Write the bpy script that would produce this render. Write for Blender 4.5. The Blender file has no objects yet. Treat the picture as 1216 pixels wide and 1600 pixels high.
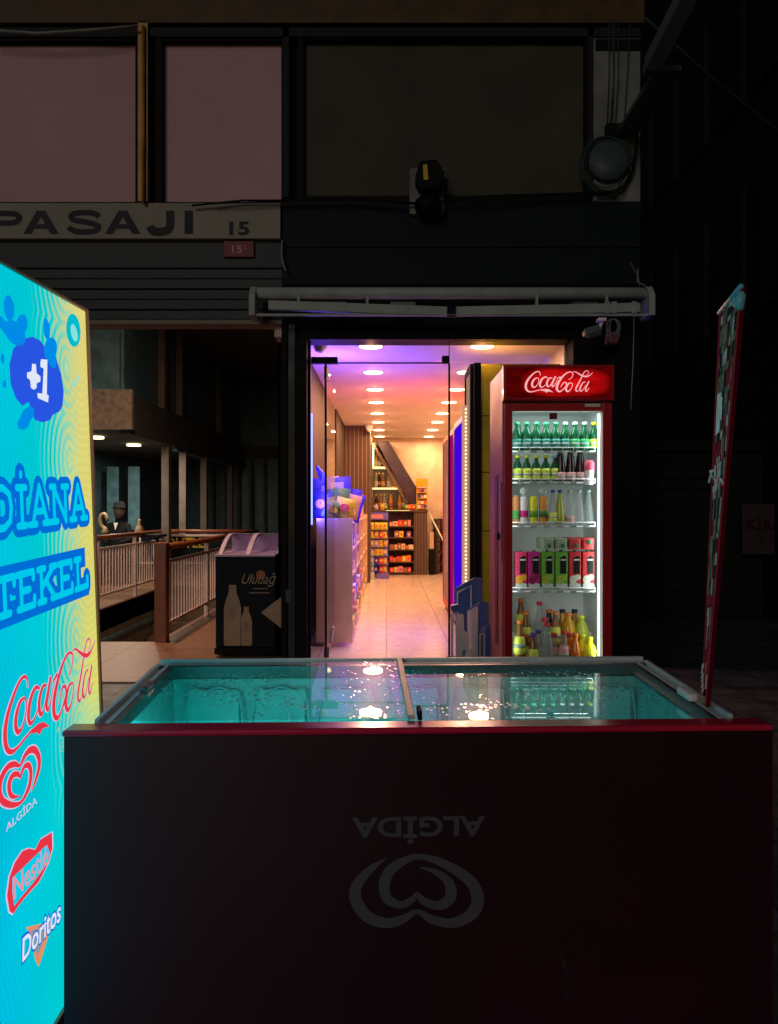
import bpy, bmesh, math, random
from mathutils import Vector, Matrix
random.seed(7)
R = math.radians
SC = bpy.context.scene
COL = SC.collection
F, CX, HY, CZ = 1220.0, 604.0, 795.0, 1.3      # focal in px, vanishing point, camera height

# ------------------------------------------------------------------ camera, sky, exposure
cam = bpy.data.cameras.new("camera"); camo = bpy.data.objects.new("camera", cam); COL.objects.link(camo)
camo.location = (0, 0, CZ); camo.rotation_euler = (R(90), 0, 0)
cam.sensor_fit = 'HORIZONTAL'; cam.sensor_width = 36; cam.lens = F/1216*36
cam.shift_x = 4/1216; cam.shift_y = -5/1216; cam.clip_start = .02; cam.clip_end = 500
SC.camera = camo
w = bpy.data.worlds.new("World"); SC.world = w; w.use_nodes = True
nt = w.node_tree; sky = nt.nodes.new("ShaderNodeTexSky"); sky.sky_type = 'NISHITA'; sky.sun_disc = False
sky.sun_elevation = R(4); sky.sun_rotation = R(200)
nt.links.new(sky.outputs[0], nt.nodes["Background"].inputs[0]); nt.nodes["Background"].inputs[1].default_value = .009
sd = bpy.data.lights.new("sun", 'SUN'); so = bpy.data.objects.new("sun", sd); COL.objects.link(so)
sd.energy = .36; sd.angle = R(20); sd.color = (1, .88, .80)
so.rotation_euler = Vector((.35, 1, -.28)).to_track_quat('-Z', 'Y').to_euler()
vs = SC.view_settings; vs.view_transform = 'Standard'; vs.look = 'None'; vs.exposure = 0; vs.gamma = 1
SC.cycles.max_bounces = 8; SC.cycles.transparent_max_bounces = 24; SC.cycles.caustics_reflective = False
SC.cycles.sample_clamp_indirect = 4

# ------------------------------------------------------------------ helpers
def P(px, py, d): return Vector(((px-CX)/F*d, d, CZ-(py-HY)/F*d))
def X(px, d): return (px-CX)/F*d
def Z(py, d): return CZ-(py-HY)/F*d
ORG = {}
def empty(name, loc):
    o = bpy.data.objects.new(name, None); COL.objects.link(o); o.location = loc; o.empty_display_size = .1
    ORG[o.name] = Vector(loc); return o
def tag(o, label, cat, group=None, kind=None):
    if label: o['label'] = label
    if cat: o['category'] = cat
    if group: o['group'] = group
    if kind: o['kind'] = kind
    return o
def thing(name, label, cat, loc, group=None): return tag(empty(name, loc), label, cat, group)
class Fr:                                   # a local frame
    def __init__(s, o, x=(1,0,0), y=(0,1,0), z=(0,0,1)): s.o, s.x, s.y, s.z = Vector(o), Vector(x), Vector(y), Vector(z)
    def __call__(s, p): return s.o + s.x*p[0] + s.y*p[1] + s.z*p[2]
WF = Fr((0,0,0))
def wall_fr(o): return Fr(o, (1,0,0), (0,0,1), (0,-1,0))       # u right, v up, w to the viewer
class MB:
    def __init__(s, fr=WF): s.v = []; s.f = []; s.fr = fr; s.sm = []; s.uv = None
    def add(s, vs, fs, smooth=False, fr=None):
        fr = fr or s.fr; n = len(s.v); s.v += [fr(p) for p in vs]
        s.f += [tuple(i+n for i in q) for q in fs]; s.sm += [smooth]*len(fs); return s
    def box(s, x0, x1, y0, y1, z0, z1, fr=None):
        vs = [(x,y,z) for z in (z0,z1) for y in (y0,y1) for x in (x0,x1)]
        return s.add(vs, [(0,2,3,1),(4,5,7,6),(0,1,5,4),(2,6,7,3),(0,4,6,2),(1,3,7,5)], fr=fr)
    def poly(s, pts, w=0, fr=None): return s.add([(p[0],p[1],w) for p in pts], [tuple(range(len(pts)))], fr=fr)
    def prism(s, pts, w0, w1, fr=None):
        n = len(pts); vs = [(p[0],p[1],w0) for p in pts]+[(p[0],p[1],w1) for p in pts]
        return s.add(vs, [tuple(range(n))[::-1], tuple(range(n,2*n))]+[(i,(i+1)%n,(i+1)%n+n,i+n) for i in range(n)], fr=fr)
    def tube(s, pts, r, n=8, fr=None):
        fr = fr or s.fr; pts = [fr(p) for p in pts]; rs = r if isinstance(r, (list,tuple)) else [r]*len(pts)
        vs = []; a = None
        for i, p in enumerate(pts):
            t = (pts[min(i+1,len(pts)-1)]-pts[max(i-1,0)]).normalized()
            if a is None: a = t.orthogonal().normalized()
            a = (a - t*a.dot(t)).normalized(); b = t.cross(a)
            for k in range(n):
                q = 2*math.pi*k/n; vs.append(p+(a*math.cos(q)+b*math.sin(q))*rs[i])
        fs = [(i*n+k, i*n+(k+1)%n, (i+1)*n+(k+1)%n, (i+1)*n+k) for i in range(len(pts)-1) for k in range(n)]
        fs += [tuple(range(n))[::-1], tuple(range((len(pts)-1)*n, len(pts)*n))]
        return s.add(vs, fs, True, fr=WF)
    def lathe(s, prof, c=(0,0,0), n=16, fr=None, axis='z'):
        vs = []; fs = []
        for r, h in prof:
            for k in range(n):
                q = 2*math.pi*k/n
                p = (r*math.cos(q), r*math.sin(q), h) if axis == 'z' else ((r*math.cos(q), h, r*math.sin(q)) if axis == 'y' else (h, r*math.cos(q), r*math.sin(q)))
                vs.append((p[0]+c[0], p[1]+c[1], p[2]+c[2]))
        m = len(prof)
        fs = [(i*n+k, i*n+(k+1)%n, (i+1)*n+(k+1)%n, (i+1)*n+k) for i in range(m-1) for k in range(n)]
        fs += [tuple(range(n))[::-1], tuple(range((m-1)*n, m*n))]
        return s.add(vs, fs, True, fr=fr)
    def stroke(s, pts, ws, w=0, smooth=True, fr=None, caps=True, sub=5):
        """a flat brush stroke of varying width in the frame's u, v plane"""
        q = [(p[0], p[1], (ws[i] if isinstance(ws, (list,tuple)) else ws)) for i, p in enumerate(pts)]
        if smooth and len(q) > 2:
            o = []; e = [q[0]]+q+[q[-1]]
            for i in range(1, len(e)-2):
                for k in range(sub):
                    t = k/sub; a, b, c, d = e[i-1], e[i], e[i+1], e[i+2]
                    o.append(tuple(.5*((2*b[j])+(-a[j]+c[j])*t+(2*a[j]-5*b[j]+4*c[j]-d[j])*t*t+(-a[j]+3*b[j]-3*c[j]+d[j])*t**3) for j in range(3)))
            o.append(q[-1]); q = o
        vs = []; n = len(q)
        for i in range(n):
            a, b = q[max(i-1,0)], q[min(i+1,n-1)]
            dx, dy = b[0]-a[0], b[1]-a[1]; l = math.hypot(dx, dy) or 1
            hx, hy = -dy/l*q[i][2]/2, dx/l*q[i][2]/2
            vs += [(q[i][0]+hx, q[i][1]+hy, w), (q[i][0]-hx, q[i][1]-hy, w)]
        s.add(vs, [(2*i, 2*i+1, 2*i+3, 2*i+2) for i in range(n-1)], fr=fr)
        if caps:
            for e in (q[0], q[-1]): s.disc(e[0], e[1], e[2]/2, w, 10, fr=fr)
        return s
    def disc(s, x, y, r, w=0, n=24, fr=None, ry=None):
        return s.add([(x+r*math.cos(2*math.pi*k/n), y+(ry or r)*math.sin(2*math.pi*k/n), w) for k in range(n)], [tuple(range(n))], fr=fr)
    def text(s, st, u0, u1, v0, v1, w=0, off=0, shear=0, rot180=False, fr=None, depth=0):
        """lettering fitted into a rectangle of the frame"""
        cu = bpy.data.curves.new("t", 'FONT'); cu.body = st; cu.offset = off; cu.shear = shear; cu.fill_mode = 'FRONT'; cu.resolution_u = 3
        ob = bpy.data.objects.new("t", cu); COL.objects.link(ob); bpy.context.view_layer.update()
        me = bpy.data.meshes.new_from_object(ob.evaluated_get(bpy.context.evaluated_depsgraph_get()))
        bpy.data.objects.remove(ob); bpy.data.curves.remove(cu)
        vv = [v.co for v in me.vertices]
        if not vv: return s
        a0, a1 = min(v.x for v in vv), max(v.x for v in vv); b0, b1 = min(v.y for v in vv), max(v.y for v in vv)
        out = []
        for v in vv:
            a, b = (v.x-a0)/(a1-a0), (v.y-b0)/max(b1-b0, 1e-6)
            if rot180: a, b = 1-a, 1-b
            out.append((u0+(u1-u0)*a, v0+(v1-v0)*b, w))
        s.add(out, [tuple(p.vertices) for p in me.polygons], fr=fr); bpy.data.meshes.remove(me)
        return s
    def build(s, name, mat, parent=None, label=None, bevel=0, uvf=None):
        me = bpy.data.meshes.new(name); org = ORG[parent.name] if parent else Vector((0,0,0))
        me.from_pydata([v-org for v in s.v], [], s.f); me.materials.append(mat)
        me.polygons.foreach_set('use_smooth', s.sm)
        if uvf:
            l = me.uv_layers.new(name="UVMap")
            for lp in me.loops: l.data[lp.index].uv = uvf(s.v[lp.vertex_index])
        me.update()
        bm = bmesh.new(); bm.from_mesh(me)
        if not uvf and not getattr(s, 'flat', False): bmesh.ops.recalc_face_normals(bm, faces=bm.faces)
        bm.to_mesh(me); bm.free()
        o = bpy.data.objects.new(name, me); COL.objects.link(o); o.parent = parent; ORG[o.name] = org
        if label: o['label'] = label
        if bevel:
            b = o.modifiers.new("b", 'BEVEL'); b.width = bevel; b.segments = 2; b.limit_method = 'ANGLE'
        return o
def dup(o, loc, label=None, group=None, rz=None):
    r = o.copy(); COL.objects.link(r); r.location = loc; ORG[r.name] = Vector(loc)
    if label: r['label'] = label
    if group: r['group'] = group
    if rz is not None: r.rotation_euler = (0, 0, rz)
    for ch in list(o.children):
        c = ch.copy(); COL.objects.link(c); c.parent = r
        for g in list(ch.children):
            d = g.copy(); COL.objects.link(d); d.parent = c
    return r
def area(name, loc, size, power, color, rot=(0,0,0), spread=None, sy=None, parent=None):
    l = bpy.data.lights.new(name, 'AREA'); l.size = size; l.energy = power; l.color = color
    if sy: l.shape = 'RECTANGLE'; l.size_y = sy
    else: l.shape = 'DISK'
    if spread: l.spread = spread
    o = bpy.data.objects.new(name, l); COL.objects.link(o); o.location = loc; o.rotation_euler = rot
    if parent: o.parent = parent; o.location = Vector(loc)-ORG[parent.name]
    return o
ORD = "first second third fourth fifth sixth seventh eighth ninth tenth eleventh twelfth thirteenth fourteenth fifteenth sixteenth".split()

# ------------------------------------------------------------------ materials
def new(name):
    m = bpy.data.materials.new(name); m.use_nodes = True; return m, m.node_tree, m.node_tree.nodes["Principled BSDF"]
def mat(name, col, rough=.5, metal=0, var=.15, scale=6, bump=0, bscale=60, coat=0, emit=None, es=0, spec=None):
    """painted or plain surface with mottling, roughness variation and optional bump"""
    m, t, b = new(name); N = t.nodes.new; L = t.links.new
    tc = N("ShaderNodeTexCoord"); no = N("ShaderNodeTexNoise"); no.inputs['Scale'].default_value = scale; no.inputs['Detail'].default_value = 6
    L(tc.outputs['Object'], no.inputs['Vector'])
    r = N("ShaderNodeValToRGB"); c = Vector(col[:3])
    r.color_ramp.elements[0].position = .3; r.color_ramp.elements[1].position = .7
    r.color_ramp.elements[0].color = (*(c*(1-var)), 1); r.color_ramp.elements[1].color = (*(c*(1+var)), 1)
    L(no.outputs['Fac'], r.inputs[0]); L(r.outputs[0], b.inputs['Base Color'])
    mr = N("ShaderNodeMapRange"); mr.inputs['To Min'].default_value = max(rough-.08, .02); mr.inputs['To Max'].default_value = min(rough+.1, 1)
    L(no.outputs['Fac'], mr.inputs['Value']); L(mr.outputs[0], b.inputs['Roughness'])
    if rough >= .45: b.inputs['Specular IOR Level'].default_value = .15 if max(col) < .06 else .35
    if spec is not None: b.inputs['Specular IOR Level'].default_value = spec
    b.inputs['Metallic'].default_value = metal; b.inputs['Coat Weight'].default_value = coat
    if bump:
        n2 = N("ShaderNodeTexNoise"); n2.inputs['Scale'].default_value = bscale; n2.inputs['Detail'].default_value = 4
        L(tc.outputs['Object'], n2.inputs['Vector']); bu = N("ShaderNodeBump"); bu.inputs['Strength'].default_value = bump; bu.inputs['Distance'].default_value = .01
        L(n2.outputs['Fac'], bu.inputs['Height']); L(bu.outputs[0], b.inputs['Normal'])
    if emit: b.inputs['Emission Color'].default_value = (*emit, 1); b.inputs['Emission Strength'].default_value = es
    return m
def emis(name, col, s=1.0):
    m = bpy.data.materials.new(name); m.use_nodes = True; t = m.node_tree; t.nodes.clear()
    e = t.nodes.new("ShaderNodeEmission"); o = t.nodes.new("ShaderNodeOutputMaterial"); e.inputs[0].default_value = (*col, 1); e.inputs[1].default_value = s
    t.links.new(e.outputs[0], o.inputs[0]); return m
def glass(name, tint=(1,1,1), ior=1.5, specks=0, rough=0.0, dirt=0.0):
    m = bpy.data.materials.new(name); m.use_nodes = True; t = m.node_tree; t.nodes.clear(); N = t.nodes.new; L = t.links.new
    tr = N("ShaderNodeBsdfTransparent"); tr.inputs[0].default_value = (*tint, 1); g = N("ShaderNodeBsdfGlossy"); g.inputs['Roughness'].default_value = rough
    fr = N("ShaderNodeFresnel"); fr.inputs[0].default_value = ior; mx = N("ShaderNodeMixShader"); o = N("ShaderNodeOutputMaterial")
    geo = N("ShaderNodeNewGeometry"); mi = N("ShaderNodeMath"); mi.operation = 'MULTIPLY'; su = N("ShaderNodeMath"); su.operation = 'SUBTRACT'; su.inputs[0].default_value = 1
    L(geo.outputs['Backfacing'], su.inputs[1]); L(fr.outputs[0], mi.inputs[0]); L(su.outputs[0], mi.inputs[1])
    L(mi.outputs[0], mx.inputs[0]); L(tr.outputs[0], mx.inputs[1]); L(g.outputs[0], mx.inputs[2]); last = mx
    if specks or dirt:
        tc = N("ShaderNodeTexCoord")
        mp = N("ShaderNodeMapping"); mp.inputs['Scale'].default_value = (1, .55, 1); L(tc.outputs['Object'], mp.inputs[0])
        vo = N("ShaderNodeTexVoronoi"); vo.inputs['Scale'].default_value = 85; L(mp.outputs[0], vo.inputs['Vector'])
        nz = N("ShaderNodeTexNoise"); nz.inputs['Scale'].default_value = 7; nz.inputs['Detail'].default_value = 5; L(tc.outputs['Object'], nz.inputs['Vector'])
        lt = N("ShaderNodeMath"); lt.operation = 'MULTIPLY_ADD'; lt.inputs[1].default_value = 1.5; lt.inputs[2].default_value = -.56; L(nz.outputs['Fac'], lt.inputs[0])
        cmp = N("ShaderNodeMath"); cmp.operation = 'LESS_THAN'; L(vo.outputs['Distance'], cmp.inputs[0]); L(lt.outputs[0], cmp.inputs[1])
        ml = N("ShaderNodeMath"); ml.operation = 'MULTIPLY_ADD'; ml.inputs[1].default_value = specks; ml.inputs[2].default_value = dirt; L(cmp.outputs[0], ml.inputs[0])
        df = N("ShaderNodeBsdfDiffuse"); df.inputs[0].default_value = (.85,.9,.9,1); tl = N("ShaderNodeBsdfTranslucent"); tl.inputs[0].default_value = (.85,.95,.95,1)
        gl = N("ShaderNodeBsdfGlossy"); gl.inputs['Roughness'].default_value = .22; gl.inputs[0].default_value = (1,1,1,1)
        ad = N("ShaderNodeMixShader"); ad.inputs[0].default_value = .6; L(tl.outputs[0], ad.inputs[1]); L(gl.outputs[0], ad.inputs[2])
        m2 = N("ShaderNodeMixShader"); L(ml.outputs[0], m2.inputs[0]); L(mx.outputs[0], m2.inputs[1]); L(ad.outputs[0], m2.inputs[2]); last = m2
    L(last.outputs[0], o.inputs[0]); return m
def stripes(name, c1, c2, scale, axis='X', rough=.6, width=.5):
    m, t, b = new(name); N = t.nodes.new; L = t.links.new
    tc = N("ShaderNodeTexCoord"); sp = N("ShaderNodeSeparateXYZ"); L(tc.outputs['Object'], sp.inputs[0])
    a = N("ShaderNodeMath"); a.operation = 'MULTIPLY'; a.inputs[1].default_value = scale; L(sp.outputs[axis], a.inputs[0])
    f = N("ShaderNodeMath"); f.operation = 'FRACT'; L(a.outputs[0], f.inputs[0])
    g = N("ShaderNodeMath"); g.operation = 'GREATER_THAN'; g.inputs[1].default_value = width; L(f.outputs[0], g.inputs[0])
    mx = N("ShaderNodeMix"); mx.data_type = 'RGBA'; mx.inputs[6].default_value = (*c1,1); mx.inputs[7].default_value = (*c2,1)
    L(g.outputs[0], mx.inputs[0]); L(mx.outputs[2], b.inputs['Base Color']); b.inputs['Roughness'].default_value = rough
    bu = N("ShaderNodeBump"); bu.inputs['Distance'].default_value = .01; L(g.outputs[0], bu.inputs['Height']); L(bu.outputs[0], b.inputs['Normal'])
    return m
def tiles(name, c1, c2, mortar, w, h, rough=.25, msize=.006, bump=.3, nscale=9, veins=.5):
    m, t, b = new(name); N = t.nodes.new; L = t.links.new
    tc = N("ShaderNodeTexCoord"); br = N("ShaderNodeTexBrick"); br.offset = 0; L(tc.outputs['Object'], br.inputs['Vector'])
    br.inputs['Scale'].default_value = 1; br.inputs['Brick Width'].default_value = w; br.inputs['Row Height'].default_value = h; br.inputs['Mortar Size'].default_value = msize
    br.inputs['Mortar'].default_value = (*mortar, 1)
    no = N("ShaderNodeTexNoise"); no.inputs['Scale'].default_value = nscale; no.inputs['Detail'].default_value = 8; no.inputs['Distortion'].default_value = 1.5; L(tc.outputs['Object'], no.inputs['Vector'])
    r = N("ShaderNodeValToRGB"); r.color_ramp.elements[0].position = .35; r.color_ramp.elements[1].position = .65
    r.color_ramp.elements[0].color = (*c1,1); r.color_ramp.elements[1].color = (*c2,1); L(no.outputs['Fac'], r.inputs[0])
    L(r.outputs[0], br.inputs['Color1']); L(r.outputs[0], br.inputs['Color2']); L(br.outputs['Color'], b.inputs['Base Color'])
    mr = N("ShaderNodeMapRange"); mr.inputs['To Min'].default_value = rough; mr.inputs['To Max'].default_value = rough+.2; L(no.outputs['Fac'], mr.inputs['Value']); L(mr.outputs[0], b.inputs['Roughness'])
    bu = N("ShaderNodeBump"); bu.inputs['Strength'].default_value = bump; bu.inputs['Distance'].default_value = .004; bu.invert = True
    L(br.outputs['Fac'], bu.inputs['Height']); L(bu.outputs[0], b.inputs['Normal']); return m
def bottle_mat(name, col, alpha=.35, rough=.08, em=0):
    m, t, b = new(name); N = t.nodes.new; L = t.links.new
    b.inputs['Base Color'].default_value = (*col,1); b.inputs['Roughness'].default_value = rough
    tr = N("ShaderNodeBsdfTransparent"); tr.inputs[0].default_value = (*[min(1, x*2.2+.1) for x in col],1); mx = N("ShaderNodeMixShader"); mx.inputs[0].default_value = alpha
    L(b.outputs[0], mx.inputs[1]); L(tr.outputs[0], mx.inputs[2]); L(mx.outputs[0], t.nodes['Material Output'].inputs[0]); return m

M = {}
def mk(k, *a, **kw): M[k] = mat(k, *a, **kw); return M[k]
mk('white', (.72,.70,.68), .5); mk('plaster', (.70,.62,.52), .8, bump=.1); mk('ceiling', (.78,.72,.68), .7, var=.04)
mk('black', (.003,.0035,.004), .65, var=.4); mk('navy', (.0025,.008,.013), .6, var=.25); mk('darkgrey', (.014,.015,.017), .6)
mk('concrete', (.15,.17,.155), .85, var=.3, scale=4, bump=.5, bscale=18); mk('facade', (.022,.026,.032), .7, var=.3, bump=.2)
mk('olive', (.052,.052,.040), .55, var=.22, scale=1.5); mk('pink', (.50,.32,.37), .75, var=.09, scale=1.1)
mk('wood', (.065,.036,.008), .6, var=.35, scale=5, bump=.2); mk('bronze', (.35,.19,.06), .5, metal=.3, var=.3)
mk('signbeige', (.25,.25,.21), .7, var=.10, scale=2.5); mk('signtext', (.010,.012,.02), .5); mk('signblue', (.05,.065,.075), .7, var=.2)
mk('redplaque', (.15,.012,.02), .5); mk('redplaquetxt', (.6,.25,.25), .5)
mk('alu', (.58,.62,.60), .42, metal=.0, var=.12, scale=12); mk('aludark', (.10,.12,.12), .3, metal=.3, var=.2)
mk('awn', (.28,.37,.35), .55, var=.15, scale=5, bump=.08); mk('maroon', (.026,.0025,.008), .38, var=.25, scale=2, bump=.03, bscale=8)  # awn: teal cast of the screen's light mixed into the grey
mk('redlip', (.62,.015,.05), .16, var=.2, scale=3); mk('logogrey', (.085,.078,.078), .45)
mk('liner', (.30,.62,.60), .45, var=.12, scale=5, bump=.6, bscale=22); mk('frost', (.30,.62,.60), .6, var=.15, bump=.4, bscale=90)
mk('cokered', (.42,.004,.016), .3, var=.12, scale=3, coat=.3); mk('cokeside', (.60,.06,.06), .38, var=.25, scale=4); mk('fridgewhite', (.78,.82,.82), .4, var=.05)
mk('navyplastic', (.035,.14,.42), .4, var=.2); mk('whiteplastic', (.78,.77,.74), .5, var=.15)
mk('rubber', (.02,.02,.02), .8); mk('rail', (.75,.60,.54), .5, var=.15); mk('handrail', (.25,.07,.025), .4, var=.3, scale=9)
mk('hallwall', (.12,.13,.13), .8, var=.2); mk('hallfascia', (.32,.30,.26), .8, var=.3, scale=14, bump=.8, bscale=14); mk('halldark', (.11,.26,.33), .4, var=.3)  # halldark: teal ambience of the hall put into the surface colour
mk('hallceil', (.10,.095,.09), .8); mk('haltrim', (.19,.16,.14), .6, var=.2); mk('stairwell', (.21,.17,.12), .7, var=.25)
mk('slatdark', (.05,.033,.028), .6); mk('counterwood', (.10,.065,.045), .55, var=.25, scale=10); mk('gondola', (.72,.56,.50), .45, var=.08)
mk('beige', (.5,.38,.25), .7); mk('stairblack', (.030,.018,.018), .25, var=.5, scale=3)
mk('yellow', (.55,.40,.01), .5, var=.1); mk('yelside', (.50,.42,.015), .45, var=.15); mk('kirmat', (.035,.026,.028), .8); mk('kirtxt', (.02,.003,.004), .8)
mk('skin', (.10,.065,.055), .6); mk('cloth', (.012,.014,.018), .9); mk('gold', (.32,.25,.14), .4, var=.4, scale=30)
mk('armteal', (.10,.15,.15), .6); mk('cable', (.03,.055,.055), .6); mk('cablepale', (.18,.21,.20), .6)
M['slats'] = stripes('slats', (.20,.135,.10), (.07,.045,.033), 14, 'X', width=.25)
M['counterslats'] = stripes('counterslats', (.13,.085,.065), (.06,.04,.03), 18, 'X', width=.25)
M['shoptile'] = tiles('shoptile', (.70,.63,.58), (.80,.74,.70), (.48,.42,.38), .6, 1.2, rough=.06)
M['halltile'] = tiles('halltile', (.24,.125,.075), (.34,.19,.12), (.10,.06,.04), 1.2, 1.2, rough=.3, veins=1)
M['paving'] = tiles('paving', (.030,.034,.036), (.075,.080,.080), (.012,.012,.012), .32, .22, rough=.35, bump=1, nscale=4)
M['doorglass'] = glass('doorglass', (.97,.98,.98)); M['lidglass'] = glass('lidglass', (.93,1,.98), ior=2.3, specks=.85, dirt=.04)
M['leafglass'] = glass('leafglass', (.86,.86,.88), ior=1.5)
M['fridgeglass'] = glass('fridgeglass', (.98,1,1), ior=1.25); M['darkglass'] = mat('darkglass', (.012,.030,.040), .10, var=.2)

# ------------------------------------------------------------------ setting: ground
def plane(name, x0, x1, y0, y1, z, m, th=.004, kind='structure'):
    o = MB().box(x0, x1, y0, y1, z-th, z).build(name, m); o['kind'] = kind; return o
g = MB()
HX0, HX1, HD0, HD1 = -3.7, -2.25, 7.63, 13.2       # stairwell hole
for a in ((-60, HX0, -20, 90), (HX1, 60, -20, 90), (HX0, HX1, -20, HD0), (HX0, HX1, HD1, 90)): g.box(*a, -.30, -.012)
tag(g.build('ground', M['paving']), 'dark wet stone paving of the street', None, kind='structure')
FD = 6.6                                             # facade plane
g = MB().box(-6.5, -.96, 5.87, HD0, -.012, 0).box(-6.5, HX0, HD0, 20, -.012, 0).box(HX1, -.96, HD0, 20, -.012, 0).box(HX0, HX1, HD1, 20, -.012, 0)
tag(g.build('passage_floor', M['halltile']), 'brown stone floor of the passage', None, kind='structure')
tag(MB().box(-.85, 1.72, FD-.05, 16.3, -.012, .001).build('shop_floor', M['shoptile']), 'pale polished tile floor of the shop', None, kind='structure')

# ------------------------------------------------------------------ main building
B = thing('shop_building', 'dark two-storey building front around the lit shop and the passage', 'building', (0, FD, 0))
def fz(py): return Z(py, FD)
def fx(px): return X(px, FD)
# wall pieces of the facade (butted)
fw = MB()
fw.box(fx(440), fx(1000), FD, FD+.25, fz(530), fz(445))                 # lintel over shop
fw.box(fx(896), fx(1000), FD, FD+.25, 0, fz(530))                       # right pier
fw.build('lintel_wall', M['black'], B)
MB().box(fx(440), fx(480), FD-.03, FD+.25, 0, fz(530)).box(fx(440)+.03, fx(450), FD-.045, FD-.03, 0, fz(500)).build('door_pillar', M['black'], B, bevel=.006)
MB().box(fx(452), fx(462), FD-.05, FD-.03, 0, fz(505)).build('pillar_trim', M['darkglass'], B)
MB().box(fx(448), fx(457), FD-.066, FD-.05, fz(940), fz(920)).build('pillar_socket', M['signblue'], B)
n = MB().box(fx(442), fx(1000), FD-.02, FD+.25, fz(445), fz(316)); n.box(fx(445), fx(1000), FD-.035, FD-.02, fz(388), fz(384)); n.build('fascia', M['navy'], B)
n = MB().box(fx(-700), fx(440), FD+.02, FD+.25, fz(403), fz(318)); n.build('sign_backing', M['signblue'], B)
sl = MB()
for k in range(6):
    a, b = 403+k*16.2, 403+(k+1)*16.2-2.5
    sl.box(fx(-700), fx(440), FD+.02+.012*(k%2), FD+.2, fz(b), fz(a))
sl.box(fx(-700), fx(440), FD+.06, FD+.2, fz(500), fz(403)); sl.build('shutter_box', M['signblue'], B)
MB().box(fx(-700), fx(440), FD+.0, FD+.2, fz(506), fz(500)).build('shutter_rail', M['haltrim'], B)
# board stood upright to catch light, replacing an overhang's underside; cornice above
MB().box(-6.5, 2.16, FD-.06, FD+.25, fz(42), fz(-60)).build('upright_board', M['wood'], B)
MB().box(-6.5, fx(1000), FD-.03, FD+.02, fz(60), fz(46)).build('cornice', M['darkgrey'], B)
MB().box(-6.5, 2.14, FD+.1, FD+.25, fz(318)+.001, fz(42)-.001).build('upper_wall', M['black'], B)
MB().box(fx(926), fx(1000), FD-.01, FD+.1, fz(445)+.14, fz(46)).build('corner_pillar', M['concrete'], B)
MB().box(fx(930), fx(1000), FD-.03, FD-.01, fz(80), fz(64)).box(fx(930), fx(998), FD-.03, FD-.01, fz(25), fz(14)).build('pillar_band', M['black'], B)
def win(x0, x1, y0, y1, m, lab=None, t=10, frame='black'):
    f = MB()
    a, b, c, d = fx(x0), fx(x1), fz(y1), fz(y0); q = t/184.8
    f.box(a-q, a, FD-.01, FD+.1, c-q, d+q).box(b, b+q, FD-.01, FD+.1, c-q, d+q).box(a, b, FD-.008, FD+.1, d, d+q).box(a, b, FD-.008, FD+.1, c-q, c)
    o = f.build('window', M[frame], B, lab); p = MB().box(a, b, FD+.06, FD+.08, c, d).build('pane', m, o); return o
win(-260, 212, 64, 316, M['pink'], 'upstairs window with dull pink pane at the left', 6)
win(253, 440, 64, 316, M['pink'], 'narrower upstairs window with dull pink pane', 10)
win(474, 914, 62, 306, M['olive'], 'wide dark olive upstairs window above the shop', 9)
mu = MB().box(fx(219), fx(234), FD-.06, FD+.05, fz(318), fz(40)); mu.tube([P(224,318,FD-.08), P(224,40,FD-.08)], .014); mu.build('mullion', M['bronze'], B)
for a_, b_ in ((918,926),(443,452)): MB().box(fx(a_), fx(b_), FD-.03, FD+.05, fz(310), fz(46)).build('window_post', M['darkgrey'], B)
# shop shell
SX0, SX1, SC_, SB = -.75, 1.56, 2.76, 16.2
MB().box(SX0-.2, SX0, FD+.25, SB, 0, SC_).build('shop_wall', M['slatdark'], B)
MB().box(SX1, SX1+.15, FD+.25, SB, 0, SC_).box(SX0-.2, SX1+.15, SB, SB+.1, 0, SC_).build('shop_wall', M['plaster'], B)
cl = MB().box(SX0-.2, SX1+.15, FD+.02, SB, SC_, SC_+.06); cl.build('shop_ceiling', M['ceiling'], B)
MB().box(SX0-.2, SX1+.15, FD+.25, SB+.1, SC_+.07, 5.3).build('upper_floor_mass', M['black'], B)
MB().box(SX0, -.29, 13.7, SB, 0, SC_-.002).build('slatted_wall', M['slats'], B)
MB().box(SX0, SX0+.02, 11.4, 13.7, 0, SC_-.002).build('slatted_wall', M['slatdark'], B)
MB().box(SX0, SX1, 13.6, 13.69, SC_-.05, SC_-.003).build('beam_trim', M['slatdark'], B) if False else None
MB().box(-.29, SX1, SB-.06, SB-.001, SC_-.07, SC_-.003).build('ceiling_trim', M['beige'], B)
# glass front of the shop: transom, sidelights, open leaf
gf = MB().box(fx(482), fx(895), FD+.10, FD+.11, fz(561), fz(531)); gf.build('transom_glass', M['doorglass'], B)
MB().box(fx(484), fx(507), FD+.10, FD+.11, .01, fz(564)).build('sidelight', M['doorglass'], B)
MB().box(fx(705), fx(738), FD+.10, FD+.11, .01, fz(564)).build('sidelight', M['doorglass'], B)
ge = MB()
ge.box(fx(505), fx(703), FD+.096, FD+.114, fz(564.5), fz(562.5)).box(fx(506), fx(509.5), FD+.09, FD+.12, 0, fz(566))
ge.box(fx(702), fx(705), FD+.09, FD+.12, 0, fz(564)).box(fx(703), fx(704.2), FD+.095, FD+.115, fz(553), fz(531)).box(fx(480), fx(484), FD+.08, FD+.12, 0, fz(530))
ge.box(fx(700), fx(738), FD+.06, FD+.13, 0, .03); ge.build('glass_edging', M['darkgrey'], B)
pf = MB().box(fx(485), fx(527), FD+.07, FD+.14, fz(565), fz(555)).box(fx(692), fx(704), FD+.07, FD+.14, fz(564), fz(553)); pf.build('patch_fitting', M['black'], B, bevel=.004)
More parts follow.
